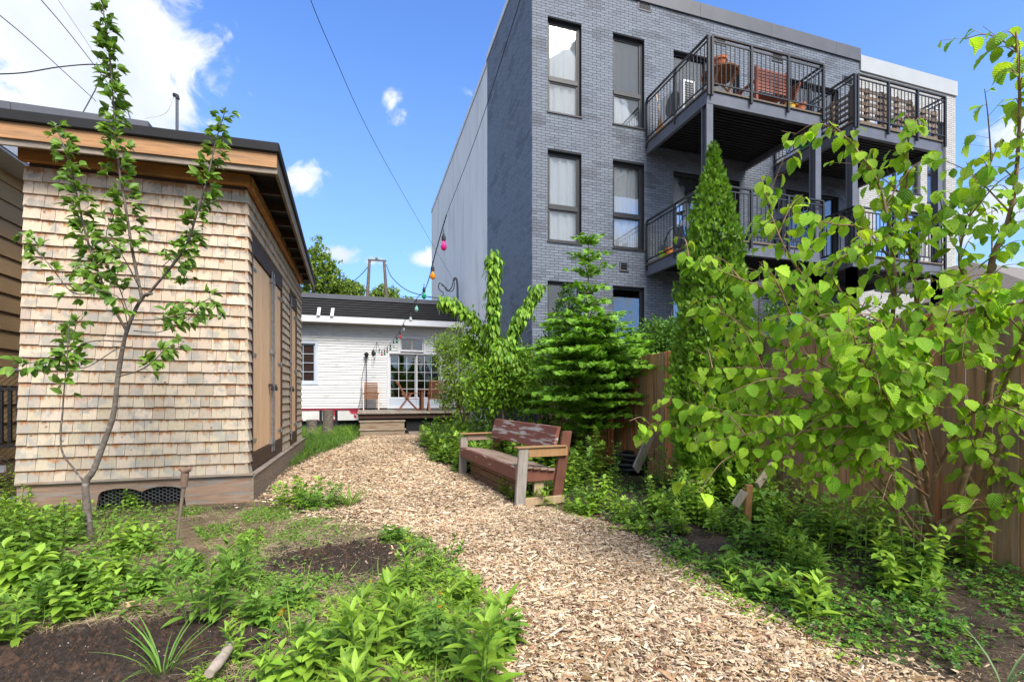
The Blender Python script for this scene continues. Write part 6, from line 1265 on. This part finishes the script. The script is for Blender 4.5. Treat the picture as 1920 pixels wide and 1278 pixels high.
# tall lobed weeds behind and beside the bench, and on the bank under the hazel
g_ = random.Random(12); gA = gB = 'leafy weeds filling the bank from the deck to the hazel'
def wpt(lo): 
    while True:
        x, y = g_.uniform(*lo[0]), g_.uniform(*lo[1])
        if sdf(np.array([x]), np.array([y]))[0] > lo[2]: return x, y
k = 0
while k < 80:
    x, y = wpt(((.6, 3.8), (5.8, 13.5), .12)); q = np.array([x, y, 0])-O; lx, ly = q@e1, q@e2
    if -.12 < lx < 2.4 and -.3 < ly < .62: continue
    if math.hypot(x-hc[0], y-hc[1]) < .45 or (x > 3.0 and y > 9.6) or math.hypot(x-hc[0]*.91, y-hc[1]*.91) < .40 or math.hypot(x-hc[0]*.8, y-hc[1]*.8) < .3: continue
    s_ = sdf(np.array([x]), np.array([y]))[0]; hh = min(.68, .26+s_*.5)*g_.uniform(.8, 1.15)
    if ly < 0 and lx < .3: hh *= .6
    kd = 'lobed' if g_.random() < .8 else 'tri'; cc = br if g_.random() < .5 else md
    herb(kd, 0, 0, hh, wlabel(kd, hh, x, y, cc), 6 if y < 9 else 4, .16, gA, seed=k, cols=cc, xy=(x, y), size=.18 if y > 7 else .155); k += 1
k = 0
while k < 95:
    x, y = wpt(((1.5, 3.85), (1.9, 5.9), .05)); s_ = sdf(np.array([x]), np.array([y]))[0]
    if math.hypot(x-hc[0], y-hc[1]) < .4 or math.hypot(x-hc[0]*.91, y-hc[1]*.91) < .40 or math.hypot(x-hc[0]*.8, y-hc[1]*.8) < .3 or math.hypot(x-hc[0]*.7, y-hc[1]*.7) < .2: continue
    t_ = x*FW[0]+y*FW[1]
    if t_ < 2.3: continue
    hh = min(.5, .10+s_*.35)*g_.uniform(.7, 1.2)*(1.0 if y > 3.6 else .75)
    kd = g_.choice(('tri', 'broad', 'lobed', 'tri', 'aster') if y > 3.6 else ('broad', 'broad', 'tri', 'aster')); cc = md if g_.random() < .5 else br
    herb(kd, 0, 0, hh, wlabel(kd, hh, x, y, cc), 4, .10, gB, seed=200+k, cols=cc, xy=(x, y), size=g_.uniform(.075, .125)); k += 1
# ------------------------------------------------ ground cover nobody could count
def cover(n, polys, T, size, cols, name, label, dens=None, up=.4, yel=0, smin=.06, hmax=.05):
    P_ = []; need = n
    xs, ys = [], []
    allp = np.concatenate(polys); x0, y0 = allp.min(0); x1, y1 = allp.max(0)
    while sum(map(len, xs)) < n:
        x = RNG.uniform(x0, x1, n*2); y = RNG.uniform(y0, y1, n*2); t_ = x*FW[0]+y*FW[1]; k = np.zeros(len(x), bool)
        for p in polys: k |= inside(p, x, y)
        k &= (np.hypot(x-hc[0], y-hc[1]) > .36) & (t_ > 1.7) & (RNG.random(len(x)) < np.clip((2.5/np.maximum(t_, .5))**1.3, 0, 1)) & (sdf(x, y) > smin*RNG.normal(1, .8, len(x))); k &= ~((np.hypot((x-M2[0])/.55, (y-M2[1])/.35) < 1) | (np.hypot((x-M1[0])/.75, (y-M1[1])/.30) < 1)) | (RNG.random(len(x)) < .06); k &= fbm(x*2.2, y*2.2, 14) > (dens or .0)+RNG.normal(0, .05, len(x))
        k &= ~((x > SL-.1) & (x < SX+.09) & (y > SY-.06) & (y < SE)) & (x < XFN-.02)
        xs.append(x[k]); ys.append(y[k])
    x = np.concatenate(xs)[:n]; y = np.concatenate(ys)[:n]; z = gz(x, y)+RNG.uniform(0, hmax, n); a = RNG.uniform(0, 6.28, n); dd = np.stack([np.cos(a), np.sin(a), RNG.uniform(-.1, up, n)], 1); nr = np.stack([RNG.normal(0, .3, n), RNG.normal(0, .3, n), np.ones(n)], 1)
    m = MB(); leaves(m, T, np.stack([x, y, z], 1), dd, nr, size*RNG.uniform(.5, 1.4, n), gcol(n, cols[0], cols[1], .15, yel)); o = m.build(name, MT['leafs_a'] if cols[0][1] > cols[0][0] else MT['chips']); tag(o, label, 'ground cover', kind='stuff'); return o
L1 = px_poly([(-150, 945), (60, 935), (200, 948), (330, 955), (340, 1040), (470, 1060), (440, 1150), (300, 1150), (150, 1165), (-100, 1200), (-200, 1100)])
L2 = px_poly([(440, 1150), (500, 1110), (560, 1130), (700, 1105), (760, 1010), (870, 1060), (925, 1130), (960, 1278), (980, 1400), (230, 1400), (380, 1230)])
L3 = px_poly([(330, 950), (560, 945), (800, 975), (880, 1080), (700, 1110), (500, 1130), (430, 1060)])
L4 = px_poly([(566, 800), (690, 800), (685, 822), (600, 848), (560, 866), (540, 880)])
L5 = px_poly([(1030, 955), (1110, 960), (1200, 1005), (1330, 1085), (1500, 1180), (1800, 1290), (2100, 1500), (2600, 1500), (2000, 1080), (1400, 915), (1200, 870), (1100, 880)])
L6 = px_poly([(775, 810), (790, 850), (890, 890), (1040, 948), (1200, 940), (1300, 880), (1180, 850), (1000, 815), (900, 800)])
cover(7000, [L1], T_SM, .040, md, 'ground_cover', 'low green weeds carpeting the left of the garden', up=1.0, hmax=.10, dens=.38)
cover(5200, [L2], T_CLOV, .040, br, 'ground_cover', 'low clover and weeds in the foreground left of the path', up=.7, hmax=.05, dens=.42, smin=.12)
cover(6500, [L3], T_SM, .028, md, 'seedlings', 'scattered seedlings on the dry soil before the shed', dens=.48, up=.8, hmax=.03)
cover(9000, [L5, L6], T_SM, .038, md, 'ground_cover', 'low weeds covering the right bank and under the bench', dens=.38, up=.8, hmax=.06, smin=.0)
cover(9000, [L5, L6], T_CLOV, .045, ((.04, .13, .02), (.10, .23, .03)), 'ground_cover', 'darker trefoil weeds on the right bank', dens=.34, up=.8, hmax=.08, smin=.03)
cover(9000, [L4], T_BLADE, .17, ((.09, .20, .025), (.17, .32, .04)), 'grass_patch', 'long grass between the shed corner and the deck', up=6, hmax=.01)
cover(3500, [L1, L2, L3], T_BLADE, .12, md, 'grass_blades', 'thin grass blades among the garden weeds', up=3, hmax=.01)
cover(2200, [px_poly([(950, 950), (1100, 960), (1330, 1080), (1500, 1175), (1700, 1270), (1650, 1290), (1400, 1170), (1200, 1060), (1050, 980)])], T_SM, .03, br, 'seedlings', 'seedlings creeping onto the wood chips from the right', smin=-.9, up=.9, dens=.5, hmax=.03)
cover(52000, [L1, L2, L3], leaf_t(1, .07, .5, .1, .5), .085, ((.36, .27, .16), (.56, .44, .28)), 'dry_straw', 'dry straw litter scattered over the garden soil', up=.25, dens=.30, hmax=.02)
cover(16000, [L5, L6], leaf_t(1, .09, .5, .1, .5), .055, ((.16, .10, .06), (.42, .32, .20)), 'leaf_litter', 'brown litter on the dark soil under the hazel', up=.25, dens=.1, smin=.01, hmax=.02)
# crumbs on the soil heaps
m = MB(); n = 14000; w_ = RNG.random(n) < .62; c = np.where(w_[:, None], M1, M2)+RNG.normal(0, 1, (n, 2))*np.where(w_[:, None], (.42, .24), (.34, .22)); k = sdf(c[:, 0], c[:, 1]) > .05; c = c[k]; n = len(c); s_ = np.exp(RNG.normal(-5.3, .7, n)); T = np.array([(1, 0, -.3), (-.5, .87, -.3), (-.5, -.87, -.3), (0, 0, 1)])
v = T[None]*s_[:, None, None]*RNG.uniform(.6, 1.3, (n, 4, 1))+np.stack([c[:, 0], c[:, 1], gz(c[:, 0], c[:, 1])+.002], 1)[:, None]
pc = np.where(((RNG.random(n) < .04) & (s_ < .006))[:, None], (9, 10, 11), np.where((RNG.random(n) < .3)[:, None], (1.6, 1.3, 1.1), (.75, .75, .75)))
m.add(v.reshape(-1, 3), (np.array([0, 1, 3, 1, 2, 3, 2, 0, 3])[None]+np.arange(n)[:, None]*4).ravel(), np.full(n*3, 3), np.repeat(pc, 4, 0)); tag(m.build('soil_crumbs', MT['soil']), 'dark soil crumbs with white specks on the bare heaps', 'soil', kind='stuff')
